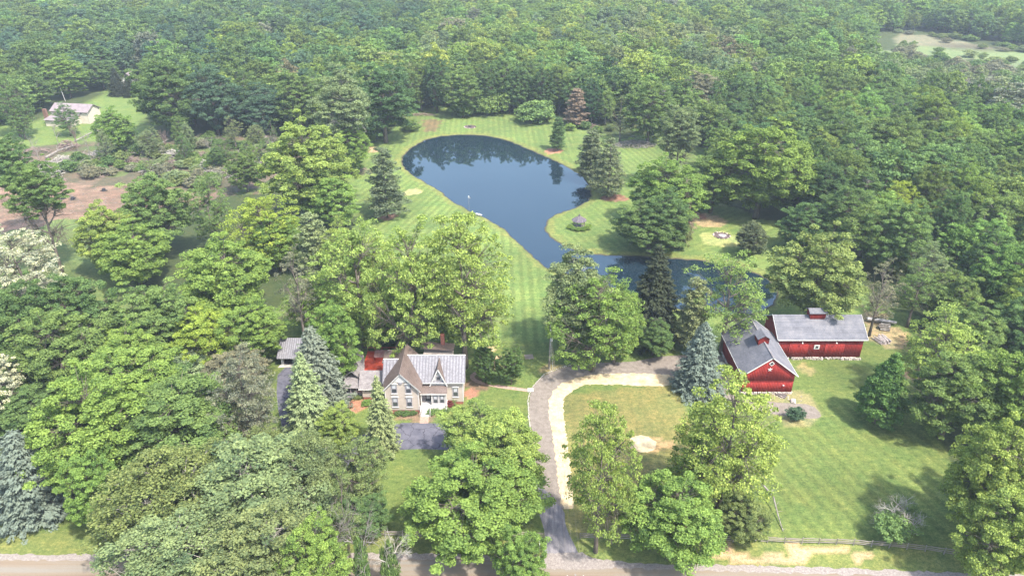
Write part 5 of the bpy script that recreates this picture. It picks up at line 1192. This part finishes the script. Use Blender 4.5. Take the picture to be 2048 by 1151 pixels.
for j in range(25): link('roof_rib', rb_, gr_, (-.42 + j * .4335, 2.9 - 1.9, 4.75 - s2 * 1.9 + .035), rot=(math.atan(s2), 0, 0), scale=(1, L2, 1))

# --- red deck behind the house, with covered tub and bench
dk = empty('red_deck', (-30.6, 119.9, 0), 0, 'bright red painted deck behind the left wing of the house', 'deck')
n_ = 0
for j in range(34):
    y = j * .3; x0_, x1_ = (1.2, 6.6) if j < 9 else (0.2, 9.5)
    MB().box(x0_, y, .35, x1_, y + .285, .40).build('plank', M['deck'], dk)
MB().box(1.25, .03, 0.02, 6.5, 2.6, .345).build('deck_frame', M['deck'], dk); MB().box(.3, 2.75, .02, 9.4, 10.1, .345).build('deck_frame', M['deck'], dk)
for x0_, x1_, y in ((0.2, 1.2, 2.8), (0.2, 9.5, 10.2)):
    MB().box(x0_, y, 1.2, x1_, y + .08, 1.3).build('rail', M['deck'], dk)
    for k in range(int((x1_ - x0_) / 1.5) + 1): MB().box(x0_ + k * 1.5, y, .4, x0_ + k * 1.5 + .09, y + .09, 1.2).build('rail_post', M['deck'], dk)
cov = simple('tub_cover', (0.3, 0.13, 0.12), (0.5, 0.3, 0.27), 1.5)
tb = empty('hot_tub', (-27.0, 127.6, .4), 0.05, 'covered hot tub with a mottled pink lid on the red deck', 'hot tub')
MB().prism([(-1.4, -1), (-1.1, -1.25), (1.1, -1.25), (1.4, -1), (1.4, 1), (1.1, 1.25), (-1.1, 1.25), (-1.4, 1)], 'z', 0, .85).build('tub', M['deck'], tb); MB().prism([(-1.5, -1.05), (-1.15, -1.35), (1.15, -1.35), (1.5, -1.05), (1.5, 1.05), (1.15, 1.35), (-1.15, 1.35), (-1.5, 1.05)], 'z', .86, 1.0).build('lid', cov, tb)
bn = empty('bench', (-28.0, 121.0, .4), 0, 'dark red bench on the near part of the red deck', 'bench')
MB().box(-.7, -.25, .4, .7, .25, .47).build('seat', M['deck'], bn); MB().box(-.7, .2, .5, .7, .27, .95).build('backrest', M['deck'], bn)
for x in (-.6, .6): MB().box(x - .05, -.2, 0, x + .05, .2, .39).build('leg', M['deck'], bn)
# bare vine tangle behind the house
p = P(843, 705); put_tree('D', p.x, p.y + 3, 6.0, 4.2, 'grey', 'mound of bare grey branches behind the house roof', var=2); put_tree('D', p.x - 2.2, p.y + 3.5, 5.0, 3.6, 'grey', 'second bare grey shrub behind the house roof, left of the mound', var=0)
br = MB(); rg2 = random.Random(8)
for k in range(260):
    a = rg2.uniform(0, 6.28); r_ = rg2.uniform(0, 3.0); z = 4.4 - 0.28 * r_ ** 1.7 + rg2.uniform(-.3, .2); q = Vector((r_ * math.cos(a), r_ * .8 * math.sin(a), max(.3, z))); d_ = Vector((math.cos(a), math.sin(a), rg2.uniform(-.9, .3))) * rg2.uniform(.5, 1.2)
    br.tube([q - d_ * .5, q + Vector((0, 0, .1)), q + d_ * .5], [.05, .04, .015], 4, cap=False)
tag(br.build('branch_tangle', M['twig_brown'], loc=(p.x, p.y + 3, 0)), 'round tangle of grey brown vines right behind the house roof', 'vines', kind='stuff')

# --- white farmhouse far left
lh = empty('farmhouse', (-198.5, 306.5, 0), math.radians(-9), 'cream coloured farmhouse with brick chimney in the clearing at upper left', 'house')
MB().prism([(6, 0), (14, 0), (14, 5.2), (10, 7.4), (6, 5.2)], 'x', 0, 17).build('wall', M['cream'], lh); r_, _ = gable_roof_x(lh, -.6, 17.6, 10, 4, 5.3, 7.5, .6, M['taupe'])
MB().prism([(0, 0), (6, 0), (6, 3.6), (0, 2.7)], 'x', 1.0, 13).build('wall', M['cream'], lh); MB().slab([(.6, -.6, 2.75), (13.4, -.6, 2.75), (13.4, 6, 3.9), (.6, 6, 3.9)], .15).build('porch_roof', M['taupe'], lh)
MB().box(-.9, 2.2, 0, .6, 3.2, 6.6).build('chimney', M['old_brick'], lh); MB().box(9.5, -.3, .3, 12.6, -.05, 2.4).build('door', M['black'], lh)
for x in (3.2, 6.5, 10.5, 14): 
    f_ = MB().box(x - .6, 5.9, 4.0, x + .6, 5.98, 5.0).build('window', M['trim'], lh); MB().box(x - .45, 5.86, 4.1, x + .45, 5.9, 4.9).build('pane', M['glass'], f_)
f_ = MB().box(-.08, 8.5, 3.4, -.01, 11, 4.6).build('window', M['trim'], lh); MB().box(-.12, 8.65, 3.5, -.08, 10.85, 4.5).build('pane', M['glass'], f_)
p = P(131, 203); fp = empty('flagpole', (p.x, p.y, 0), 0, 'thin white pole behind the cream farmhouse', 'pole'); MB().tube([(0, 0, 0), (-1.2, 0, 11)], [.12, .07], 6).build('pole', M['trim'], fp); MB().rock((-1.2, 0, 11.1), .2, rng).build('ball', M['trim'], fp)
p = P(262, 172); bh = empty('shed', (p.x, p.y - 3, 0), 0.2, 'building with a pinkish roof half hidden among the trees at upper left', 'house')
MB().prism([(-3, 0), (3, 0), (3, 3.6), (0, 6.4), (-3, 3.6)], 'y', 0, 9).build('wall', M['trim'], bh); gable_roof_y(bh, -.5, 9.5, 0, 3, 3.7, 6.6, .5, M['taupe']); MB().box(-1, -.06, 1.2, .4, -.01, 2.6).build('window', M['glass'], bh)
# white board fence bit on the left edge
p = P(8, 362); wf = empty('board_fence', (p.x, p.y, 0), 0, 'short white board fence at the left edge by the cleared ground', 'fence')
for z in (.5, 1.0, 1.5): MB().box(-3, -.05, z, 1.4, 0, z + .18).build('board', M['trim'], wf)
for x in (-3, -.8, 1.4): MB().box(x - .08, 0.01, 0, x + .08, .15, 1.8).build('post', M['trim'], wf)
# ------------------------------------------------------------------ SPLIT RAIL FENCE
def rail_fence(pixels, label, seed):
    pts = [P(x, y + 9) for x, y in pixels]; rng = random.Random(seed)
    L = [0]; 
    for a, b in zip(pts[:-1], pts[1:]): L.append(L[-1] + (b - a).length)
    def at(s):
        for i in range(len(L) - 1):
            if s <= L[i + 1] or i == len(L) - 2: return pts[i].lerp(pts[i + 1], (s - L[i]) / (L[i + 1] - L[i]))
    root = empty('split_rail_fence', tuple(pts[0]), 0, label, 'fence'); o = Vector(pts[0]); n = int(L[-1] / 2.45)
    post = MB().tube([(0, 0, -.1), (0.02, 0, 1.25)], [.085, .07], 6).mesh('post', M['dead_wood'])
    railm = MB().tube([(-.52, 0, 0), (-.2, .02, .02), (.2, -.02, .0), (.52, 0, 0)], [.045, .075, .07, .04], 5).mesh('rail', M['rail'])
    prev = None
    for i in range(n + 1):
        q = at(L[-1] * i / n) - o; q.y += rng.uniform(-.05, .05); link('post', post, root, tuple(q), rot=(rng.uniform(-.05, .05), rng.uniform(-.05, .05), 0))
        if prev is not None:
            d = q - prev; m_ = (q + prev) / 2
            for z in (.38, .72, 1.06): link('rail', railm, root, (m_.x, m_.y, z + rng.uniform(-.06, .06)), rot=(0, rng.uniform(-.02, .02), math.atan2(d.y, d.x)), scale=(d.length, 1, 1))
        prev = q
rail_fence([(735, 1062), (860, 1064), (960, 1063), (1088, 1066)], 'weathered split rail fence running left from the driveway', 1)
rail_fence([(1160, 1068), (1300, 1070), (1450, 1073), (1600, 1077), (1700, 1080), (1800, 1087), (1860, 1094), (1925, 1104)], 'weathered split rail fence along the road right of the driveway', 2)
# ------------------------------------------------------------------ POLES AND WIRES
p = P(1098, 737); up = empty('utility_pole', (p.x, p.y, 0), 0, 'weathered utility pole with grey transformer by the curve of the gravel drive', 'utility pole')
MB().tube([(0, 0, -.1), (.1, 0, 10.2)], [.17, .11], 8).build('pole', M['dead_wood'], up); MB().tube([(.32, -.1, 6.7), (.32, -.1, 7.7)], .24, 8).build('transformer', M['galv'], up); MB().box(-.06, -.9, 9.4, .06, .9, 9.52).build('crossarm', M['dead_wood'], up)
for y in (-.8, 0, .8): MB().tube([(.08, y, 9.52), (.08, y, 9.75)], .06, 6).build('insulator', M['trim'], up)
for d_ in ((.75, -.6), (.2, -1.0)): MB().tube([(.1, 0, 7.4), (d_[0], d_[1], 0)], .02, 4).build('guy_wire', M['galv'], up)
up2 = empty('utility_pole', (7.9, 63.9, 0), 0, 'utility pole across the dirt road whose top shows at the bottom edge', 'utility pole')
MB().tube([(0, 0, -.1), (0, 0, 10)], [.18, .12], 8).build('pole', M['dead_wood'], up2); MB().box(-1.1, -.06, 9.4, 1.1, .06, 9.52).build('crossarm', M['galv'], up2)
for x in (-1, 0, 1): MB().tube([(x, 0, 9.52), (x, 0, 9.8)], .07, 6).build('insulator', M['trim'], up2)
A = Vector((p.x + .1, p.y, 9.7)); 
for k, (dx, dz, lb) in enumerate(((-1, 9.8, 'left wire of the three crossing above the driveway'), (0, 9.8, 'middle wire of the three crossing above the driveway'), (1, 9.8, 'right wire of the three crossing above the driveway'))):
    B_ = Vector((7.9 + dx, 63.9, dz)); A_ = A + Vector((0, (k - 1) * -.8, 0)); pts = [A_.lerp(B_, t) + Vector((0, 0, -1.6 * 4 * t * (1 - t))) for t in np.linspace(0, 1, 14)]
    tag(MB().tube(pts, .011, 4).build('power_line', M['rail']), lb, 'wire')
# pole with bird box at the pond
p = P(938, 419); bp_ = empty('birdhouse_pole', (p.x, p.y, -.4), 0, 'thin pale pole with a bird box standing at the pond edge', 'birdhouse'); MB().tube([(0, 0, 0), (0, 0, 4.6)], .045, 6).build('pole', M['dead_wood'], bp_); MB().box(.05, -.15, 4.1, .55, .15, 4.2).build('arm', M['dead_wood'], bp_); MB().prism([(-.18, 4.4), (.18, 4.4), (.18, 4.75), (0, 4.95), (-.18, 4.75)], 'y', -.16, .16).build('bird_box', M['trim'], bp_)
p = P(957, 429); bx = empty('rowing_boat', (p.x, p.y, -.25), math.radians(-35), 'small grey rowing boat pulled up on the near bank of the pond', 'boat')
m = MB(); ring = [(-1.3, 0), (-.9, -.42), (0, -.52), (.8, -.4), (1.25, -.3), (1.25, .3), (.8, .4), (0, .52), (-.9, .42)]
nn = len(ring); m.v = [(x, y, .42) for x, y in ring] + [(x * .8, y * .6, 0) for x, y in ring] + [(x * .93, y * .84, .42) for x, y in ring] + [(x * .76, y * .5, .06) for x, y in ring]
for a in range(nn):
    b = (a + 1) % nn; m.f += [(a, a + nn, b + nn, b), (a, b, b + 2 * nn, a + 2 * nn), (a + 2 * nn, b + 2 * nn, b + 3 * nn, a + 3 * nn)]
m.f += [tuple(range(nn, 2 * nn)), tuple(range(3 * nn, 4 * nn))]; m.build('hull', M['galv'], bx)
for x in (-.5, .5): MB().box(x - .12, -.42, .3, x + .12, .42, .34).build('thwart', M['dead_wood'], bx)
# ------------------------------------------------------------------ GAZEBO
gz = empty('gazebo', (g0.x, g0.y + .4, 0), 0, 'little eight sided gazebo with a dark shingled roof on the pond lawn', 'gazebo'); R8 = 1.9
oct_ = [(R8 * math.cos(math.pi / 8 + k * math.pi / 4), R8 * math.sin(math.pi / 8 + k * math.pi / 4)) for k in range(8)]
MB().prism([(x * .9, y * .9) for x, y in oct_], 'z', 0, .3).build('floor', M['dead_wood'], gz)
gzm = simple('gazebo_shingle', (0.06, 0.05, 0.065), (0.13, 0.11, 0.13), 2.5, fine=7)
for k in range(8):
    a, b = oct_[k], oct_[(k + 1) % 8]; MB().box(a[0] * .86 - .07, a[1] * .86 - .07, .3, a[0] * .86 + .07, a[1] * .86 + .07, 2.3).build('post', M['rail'], gz)
    MB().slab([(a[0] * 1.18, a[1] * 1.18, 2.2), (b[0] * 1.18, b[1] * 1.18, 2.2), (b[0] * .16, b[1] * .16, 3.45), (a[0] * .16, a[1] * .16, 3.45)], .08).build('roof_panel', gzm, gz)
    MB().tube([(a[0] * 1.18, a[1] * 1.18, 2.22), (a[0] * .16, a[1] * .16, 3.47)], .05, 4).build('hip', M['rail'], gz)
    if k != 5: MB().obox(((a[0] + b[0]) * .43, (a[1] + b[1]) * .43, 1.1), tuple((Vector((b[0], b[1], 0)) - Vector((a[0], a[1], 0))) * .42), (0, 0, .05), tuple(Vector((a[0] + b[0], a[1] + b[1], 0)).normalized() * .03)).build('rail', M['rail'], gz)
MB().prism([(x * .15, y * .15) for x, y in oct_], 'z', 3.4, 3.7).build('vent', gzm, gz); MB().tube([(0, 0, 3.7), (0, 0, 4.15)], [.28, .02], 8).build('finial', gzm, gz)
# ------------------------------------------------------------------ FIRE PITS, SPRUCE LOGS, BRUSH
for (px, py, r_, lb, ash) in ((940, 254, 2.4, 'stone ringed fire pit on the far end of the pond lawn', False), (1443, 471, 2.3, 'ringed fire pit with pale ash on the right lawn', True)):
    p = P(px, py); f_ = empty('fire_pit', (p.x, p.y, 0), 0, lb, 'fire pit'); MB().prism([(r_ * .95 * math.cos(a), r_ * .95 * math.sin(a)) for a in np.linspace(0, 6.28, 17)[:-1]], 'z', .01, .05).build('burnt_ground', M['burnt'], f_)
    if ash: MB().prism([(r_ * .5 * math.cos(a) * rg.uniform(.8, 1.2) + .3, r_ * .45 * math.sin(a) * rg.uniform(.8, 1.2)) for a in np.linspace(0, 6.28, 13)[:-1]], 'z', .06, .11).build('ash_heap', M['ash'], f_)
    for k in range(20):
        a = k * 2 * math.pi / 20; MB().rock((r_ * math.cos(a), r_ * math.sin(a), .1), rg.uniform(.2, .36), rg, .7).build('stone', M['burnt'] if rg.random() < .6 else M['stone'], f_)
    if not ash:
        for k in range(9): MB().tube([(rg.uniform(-1, 1), rg.uniform(-1, 1), .1), (rg.uniform(-1.4, 1.4), rg.uniform(-1, 1), .5)], .09, 5).build('charred_log', M['black'], f_)
def log_pile(px, py, nlog, L, r, label, rz, spread, mt, tarp=False):
    p = P(px, py); root = empty('log_pile', (p.x, p.y, 0), rz, label, 'log pile'); row = 0; k = 0; width = nlog // 3 + 1
    while k < nlog:
        cnt = max(1, width - row)
        for i in range(cnt):
            if k >= nlog: break
            x = (i - cnt / 2) * r * 2.1 + rg.uniform(-.08, .08); l2 = L * rg.uniform(.75, 1.1) / 2; sh = rg.uniform(-.3, .3); z = r + row * r * 1.7; tw = rg.uniform(-spread, spread)
            MB().tube([(x - tw, -l2 + sh, z), (x + tw, l2 + sh, z + rg.uniform(-.05, .1))], [r * rg.uniform(.7, 1.1), r * rg.uniform(.6, 1)], 7).build('log', mt, root); k += 1
        row += 1
    return root
pale_log = simple('peeled_log', (0.24, 0.2, 0.185), (0.45, 0.4, 0.38), 3, fine=9)
log_pile(1766, 682, 24, 2.6, .16, 'heap of pale split logs right of the long barn, the nearer one', 0.25, .35, pale_log)
lp = log_pile(1768, 656, 16, 2.0, .2, 'grey log stack topped by a long hollow log, the farther one', 1.2, .12, M['dead_wood'])
p = P(1762, 647); hl = empty('fallen_log', (p.x, p.y, .8), -0.28, 'long dark weathered log lying across the farther log stack', 'log'); MB().tube([(-3, 0, 0), (0, 0, .1), (3, .1, -.1)], [.42, .38, .3], 9).build('trunk', M['ash'], hl); MB().tube([(-3.2, .5, -.25), (2.8, .6, -.25)], [.28, .24], 8).build('limb', M['dead_wood'], hl)
p = P(1568, 800 - 4); 
pb = empty('plank_stack', (p.x - .3, p.y + .9, 0), -.75, 'few dark planks lying by the stone footing of the star barn', 'planks')
for k in range(5): MB().box(-1.0, -.6 + k * .27, .05 + k * .02, 1.0, -.44 + k * .27, .14 + k * .02).build('plank', M['dead_wood'] if k % 2 else M['burnt'], pb)
p = P(1586, 803); rk = MB(); rk.rock((0, 0, .25), .7, rg, .5); tag(rk.build('boulder', M['stone'], loc=(p.x, p.y, 0)), 'pale flat boulder at the right end of the star barn footing', 'rock')
rk = MB()
for k in range(26): q = P(1515 + rg.uniform(0, 90), 792 + rg.uniform(-2, 12)); rk.rock((q.x, q.y, .05), rg.uniform(.08, .22), rg, .6)
tag(rk.build('loose_stones', M['stone']), 'loose field stones strewn in front of the star barn', 'stones', kind='stuff')

def brush_pile(px, py, rx, ry, h, n, label, mt, seed, base=.06):
    r2 = random.Random(seed); p = P(px, py); m = MB()
    for k in range(n):
        a = r2.uniform(0, 6.28); q = r2.uniform(0, 1) ** .6; z = h * (1 - q * q) * r2.uniform(.2, 1) + .08; c_ = Vector((rx * q * math.cos(a), ry * q * math.sin(a), z)); d_ = Vector((r2.gauss(0, 1), r2.gauss(0, .7), r2.gauss(0, .18))).normalized() * r2.uniform(.8, 2.6)
        m.tube([c_ - d_ * .5, c_ + Vector((0, 0, r2.uniform(0, .2))), c_ + d_ * .5], [base, base * .7, base * .25], 4, cap=False)
    return tag(m.build('brush_pile', mt, loc=(p.x, p.y, 0)), label, 'brush pile', kind='stuff')
brush_pile(1268, 291, 8.5, 4.0, 2.2, 420, 'big grey pile of cut branches at the right end of the far lawn', M['dead_wood'], 1, .08)
brush_pile(846, 231, 6, 1.2, 1.0, 120, 'low brown row of branches at the left end of the far lawn', M['twig_brown'], 2)
brush_pile(722, 345, 4, 2.5, 1.6, 130, 'brown twig heap behind the white pine', M['twig_brown'], 3)
brush_pile(1180, 255, 4, 2, 1.4, 100, 'small brown branch heap by the dead conifer', M['twig_brown'], 4)
for k, (px, py, rx, h, lb) in enumerate(((140, 330, 13, 2.6, 'long tangle of storm felled branches below the cream farmhouse'), (255, 325, 10, 2.2, 'tangle of branches right of the leaning bare trunks'), (440, 350, 11, 2.2, 'grey branch tangle at the right part of the brush belt'), (60, 305, 9, 2.0, 'branch heap on the left edge of the brush belt'), (520, 325, 8, 1.8, 'branch heap below the upper left woods'), (350, 330, 8, 1.8, 'brown branch heap in the middle of the brush belt'))):
    brush_pile(px, py, rx, 4, h, 240, lb, M['dead_wood'] if k % 2 == 0 else M['twig_brown'], 10 + k, .09)
r5 = random.Random(15)
for k in range(18):
    px, py = r5.uniform(90, 560), r5.uniform(288, 358)
    wh = 'left of the leaning snags' if px < 150 else 'right of the leaning snags' if px < 260 else 'in the middle of the brush belt' if px < 400 else 'at the pond end of the brush belt'
    brush_pile(px, py, r5.uniform(3.5, 6.5), r5.uniform(3, 5), r5.uniform(1.6, 3.6), 170, ('grey' if k % 3 else 'brown') + ' storm felled branch heap ' + wh, M['bark_pale'] if k % 3 else M['twig_brown'], 40 + k, .11)['group'] = 'branch heaps of the brush belt'
# felled trunks
def felled(px0, py0, px1, py1, r, label, z0=.6, z1=1.2, mt='dead_wood', seed=0):
    r2 = random.Random(seed); a = P(px0, py0); b = P(px1, py1); o = empty('fallen_tree', (a.x, a.y, 0), 0, label, 'fallen tree'); d = b - a
    m = MB(); m.tube([(0, 0, z0), tuple(d * .5 + Vector((0, 0, z1 + .3))), tuple(d + Vector((0, 0, z1)))], [r, r * .75, r * .35], 7); m.build('trunk', M[mt], o)
    for k in range(7):
        t = r2.uniform(.35, 1); s = d * t + Vector((0, 0, z1)); e = s + Vector((r2.gauss(0, 1.6), r2.gauss(0, 1.6), r2.uniform(-.4, 1.8))) + d.normalized() * r2.uniform(.5, 2)
        MB().tube([s, (s + e) / 2 + Vector((0, 0, .2)), e], [r * .35, r * .22, .02], 4).build('branch', M[mt], o)
for k, a in enumerate(((92, 318, 150, 297, .35, 'pale felled trunk lying left in the cleared storm ground'), (125, 325, 175, 312, .3, 'barkless trunk curving over the branch tangle'), (140, 338, 170, 333, .35, 'short white log under the leaning snags'), (240, 316, 290, 312, .28, 'thin felled trunk right of the dark root plate'), (150, 285, 215, 262, .3, 'trunk leaning towards the cream farmhouse'), (300, 310, 335, 285, .25, 'broken trunk pointing up into the brush belt'), (470, 318, 555, 310, .3, 'long pale trunk below the upper left woods'), (335, 345, 360, 365, .22, 'small felled stem above the round yellow green tree'))):
    felled(*a, seed=k)
for k, (px, py, h, lb) in enumerate(((62, 345, 16, 'bare grey trunk nearest the left edge in the storm ground'), (182, 318, 14, 'bare forked trunk behind the pair of dark stumps'), (335, 310, 12, 'bare trunk in the middle of the brush belt'), (430, 330, 13, 'grey bare tree above the pale willow crown'), (82, 332, 15, 'tall bare trunk standing in the storm ground'), (158, 305, 13, 'dark broken trunk standing in the middle of the storm ground'), (205, 292, 12, 'thin bare tree right of the dark broken trunk'), (118, 292, 12, 'slender tree in front of the cream farmhouse'))):
    p = P(px, py); put_tree('D', p.x, p.y, h, 2.0, 'grey', lb, var=k % 3)
p = P(150, 268); t_ = put_tree('W', p.x, p.y - 3, 13, 5.0, 'deep', 'thin green tree half hiding the cream farmhouse', var=0)
p = P(60, 275); t_ = put_tree('W', p.x, p.y - 3, 12, 4.2, 'mid', 'thin green tree left of the cream farmhouse', var=2)
for k, (px, py, lb) in enumerate(((126, 398, 'dark stump lying on the bare ground, left of the pair'), (146, 399, 'dark upturned stump on the bare ground, right of the pair'), (208, 382, 'dark root stump at the upper edge of the bare ground'), (128, 362, 'reddish root plate at the edge of the brush belt'))):
    p = P(px, py); s_ = empty('tree_stump', (p.x, p.y, 0), 0, lb, 'stump'); m = MB(); m.tube([(0, 0, 0), (.1, 0, .9)], [.75, .5], 8)
    for j in range(7): a = j * .9; m.tube([(0, 0, .3), (1.3 * math.cos(a), 1.1 * math.sin(a), rg.uniform(0, 1.0))], [.22, .04], 4)
    m.build('roots', M['black'] if k < 3 else M['twig_brown'], s_)
rk = MB()
for k in range(160): q = P(rg.uniform(20, 390), rg.uniform(372, 430)); rk.tube([(q.x, q.y, .05), (q.x + rg.gauss(0, .8), q.y + rg.gauss(0, .8), .12)], .05, 4)
tag(rk.build('wood_litter', M['dead_wood']), 'splinters and sticks strewn over the bare reddish ground', 'litter', kind='stuff')
# the fallen limb at the walnut, wooden glider frame on the lawn, mailbox
p0_, p1_ = P(1534, 985), P(1566, 1062); fl = empty('fallen_limb', (p0_.x, p0_.y, 0), 0, 'dead limb hanging from the walnut down to the lawn above the fence', 'limb'); d = p1_ - p0_
MB().tube([(-1.6, .6, 2.3), tuple(d * .3 + Vector((0, 0, 1.6))), tuple(d * .7 + Vector((0, 0, .5))), tuple(d + Vector((0, 0, .1)))], [.16, .14, .1, .05], 6).build('limb', M['dead_wood'], fl)
for k in range(16):
    t = rg.uniform(.1, 1); s = d * t + Vector((0, 0, 1.7 * (1 - t) + .1)); MB().tube([s, s + Vector((rg.gauss(0, .5), rg.gauss(0, .5), rg.uniform(-.2, .6)))], [.04, .01], 4).build('twig', M['dead_wood'], fl)
p = P(1058, 714); gl = empty('hay_rack', (p.x, p.y, 0), .15, 'pale slatted pallet lying on the grass left of the utility pole', 'pallet')
for k in range(6): MB().box(-.9, -.8 + k * .3, .12, .9, -.62 + k * .3, .17).build('slat', M['rail'], gl)
for x in (-.8, 0, .8): MB().box(x - .06, -.8, 0, x + .06, .88, .115).build('runner', M['rail'], gl)
p = P(996, 735); ar_ = empty('wooden_arch', (p.x, p.y, 0), 0, 'tan wooden garden arch between the two dark magnolias', 'arch'); tan = simple('tan_wood', (0.45, 0.3, 0.17), (0.62, 0.45, 0.28), 3)
for x in (-.7, .7):
    for y in (-.4, .4): MB().box(x - .06, y - .06, 0, x + .06, y + .06, 2.4).build('post', tan, ar_)
for k in range(6): MB().box(-1.0, -.6 + k * .22, 2.4, 1.0, -.5 + k * .22, 2.52).build('slat', tan, ar_)
p = P(1984, 1120); mb_ = empty('mailbox', (p.x, p.y, 0), .3, 'white and grey mailbox on a post at the lower right corner', 'mailbox'); MB().box(-.06, -.06, 0, .06, .06, 1.1).build('post', M['trim'], mb_); MB().prism([(-.14, 1.1), (.14, 1.1), (.14, 1.3), (.08, 1.4), (-.08, 1.4), (-.14, 1.3)], 'y', -.4, .3).build('box', M['galv'], mb_); MB().box(.15, -.1, 1.3, .17, -.02, 1.6).build('flag', M['trim'], mb_)
p = P(1079, 1093); rx_ = empty('marker_post', (p.x, p.y, 0), 0, 'short white marker post at the left corner of the driveway mouth', 'post'); MB().box(-.07, -.07, 0, .07, .07, 1.2).build('post', M['trim'], rx_); MB().box(-.09, -.09, 1.2, .09, .09, 1.26).build('cap', M['trim'], rx_)

# ------------------------------------------------------------------ HAZE: one closed box of thin pale air, sky outside it
hm = bpy.data.materials.new('haze'); hm.use_nodes = True; nt = hm.node_tree; nt.nodes.clear()
o_ = nd(nt, 'ShaderNodeOutputMaterial'); pv_ = nd(nt, 'ShaderNodeVolumePrincipled'); pv_.inputs['Density'].default_value = 0.00019; pv_.inputs['Color'].default_value = (0.74, 0.86, 1.0, 1); pv_.inputs['Anisotropy'].default_value = 0.1
nt.links.new(pv_.outputs[0], o_.inputs['Volume'])
tag(MB().box(-2700, -450, -6, 2700, 4300, 90).build('haze', hm), 'thin bluish summer haze over the whole countryside', 'haze', kind='stuff')
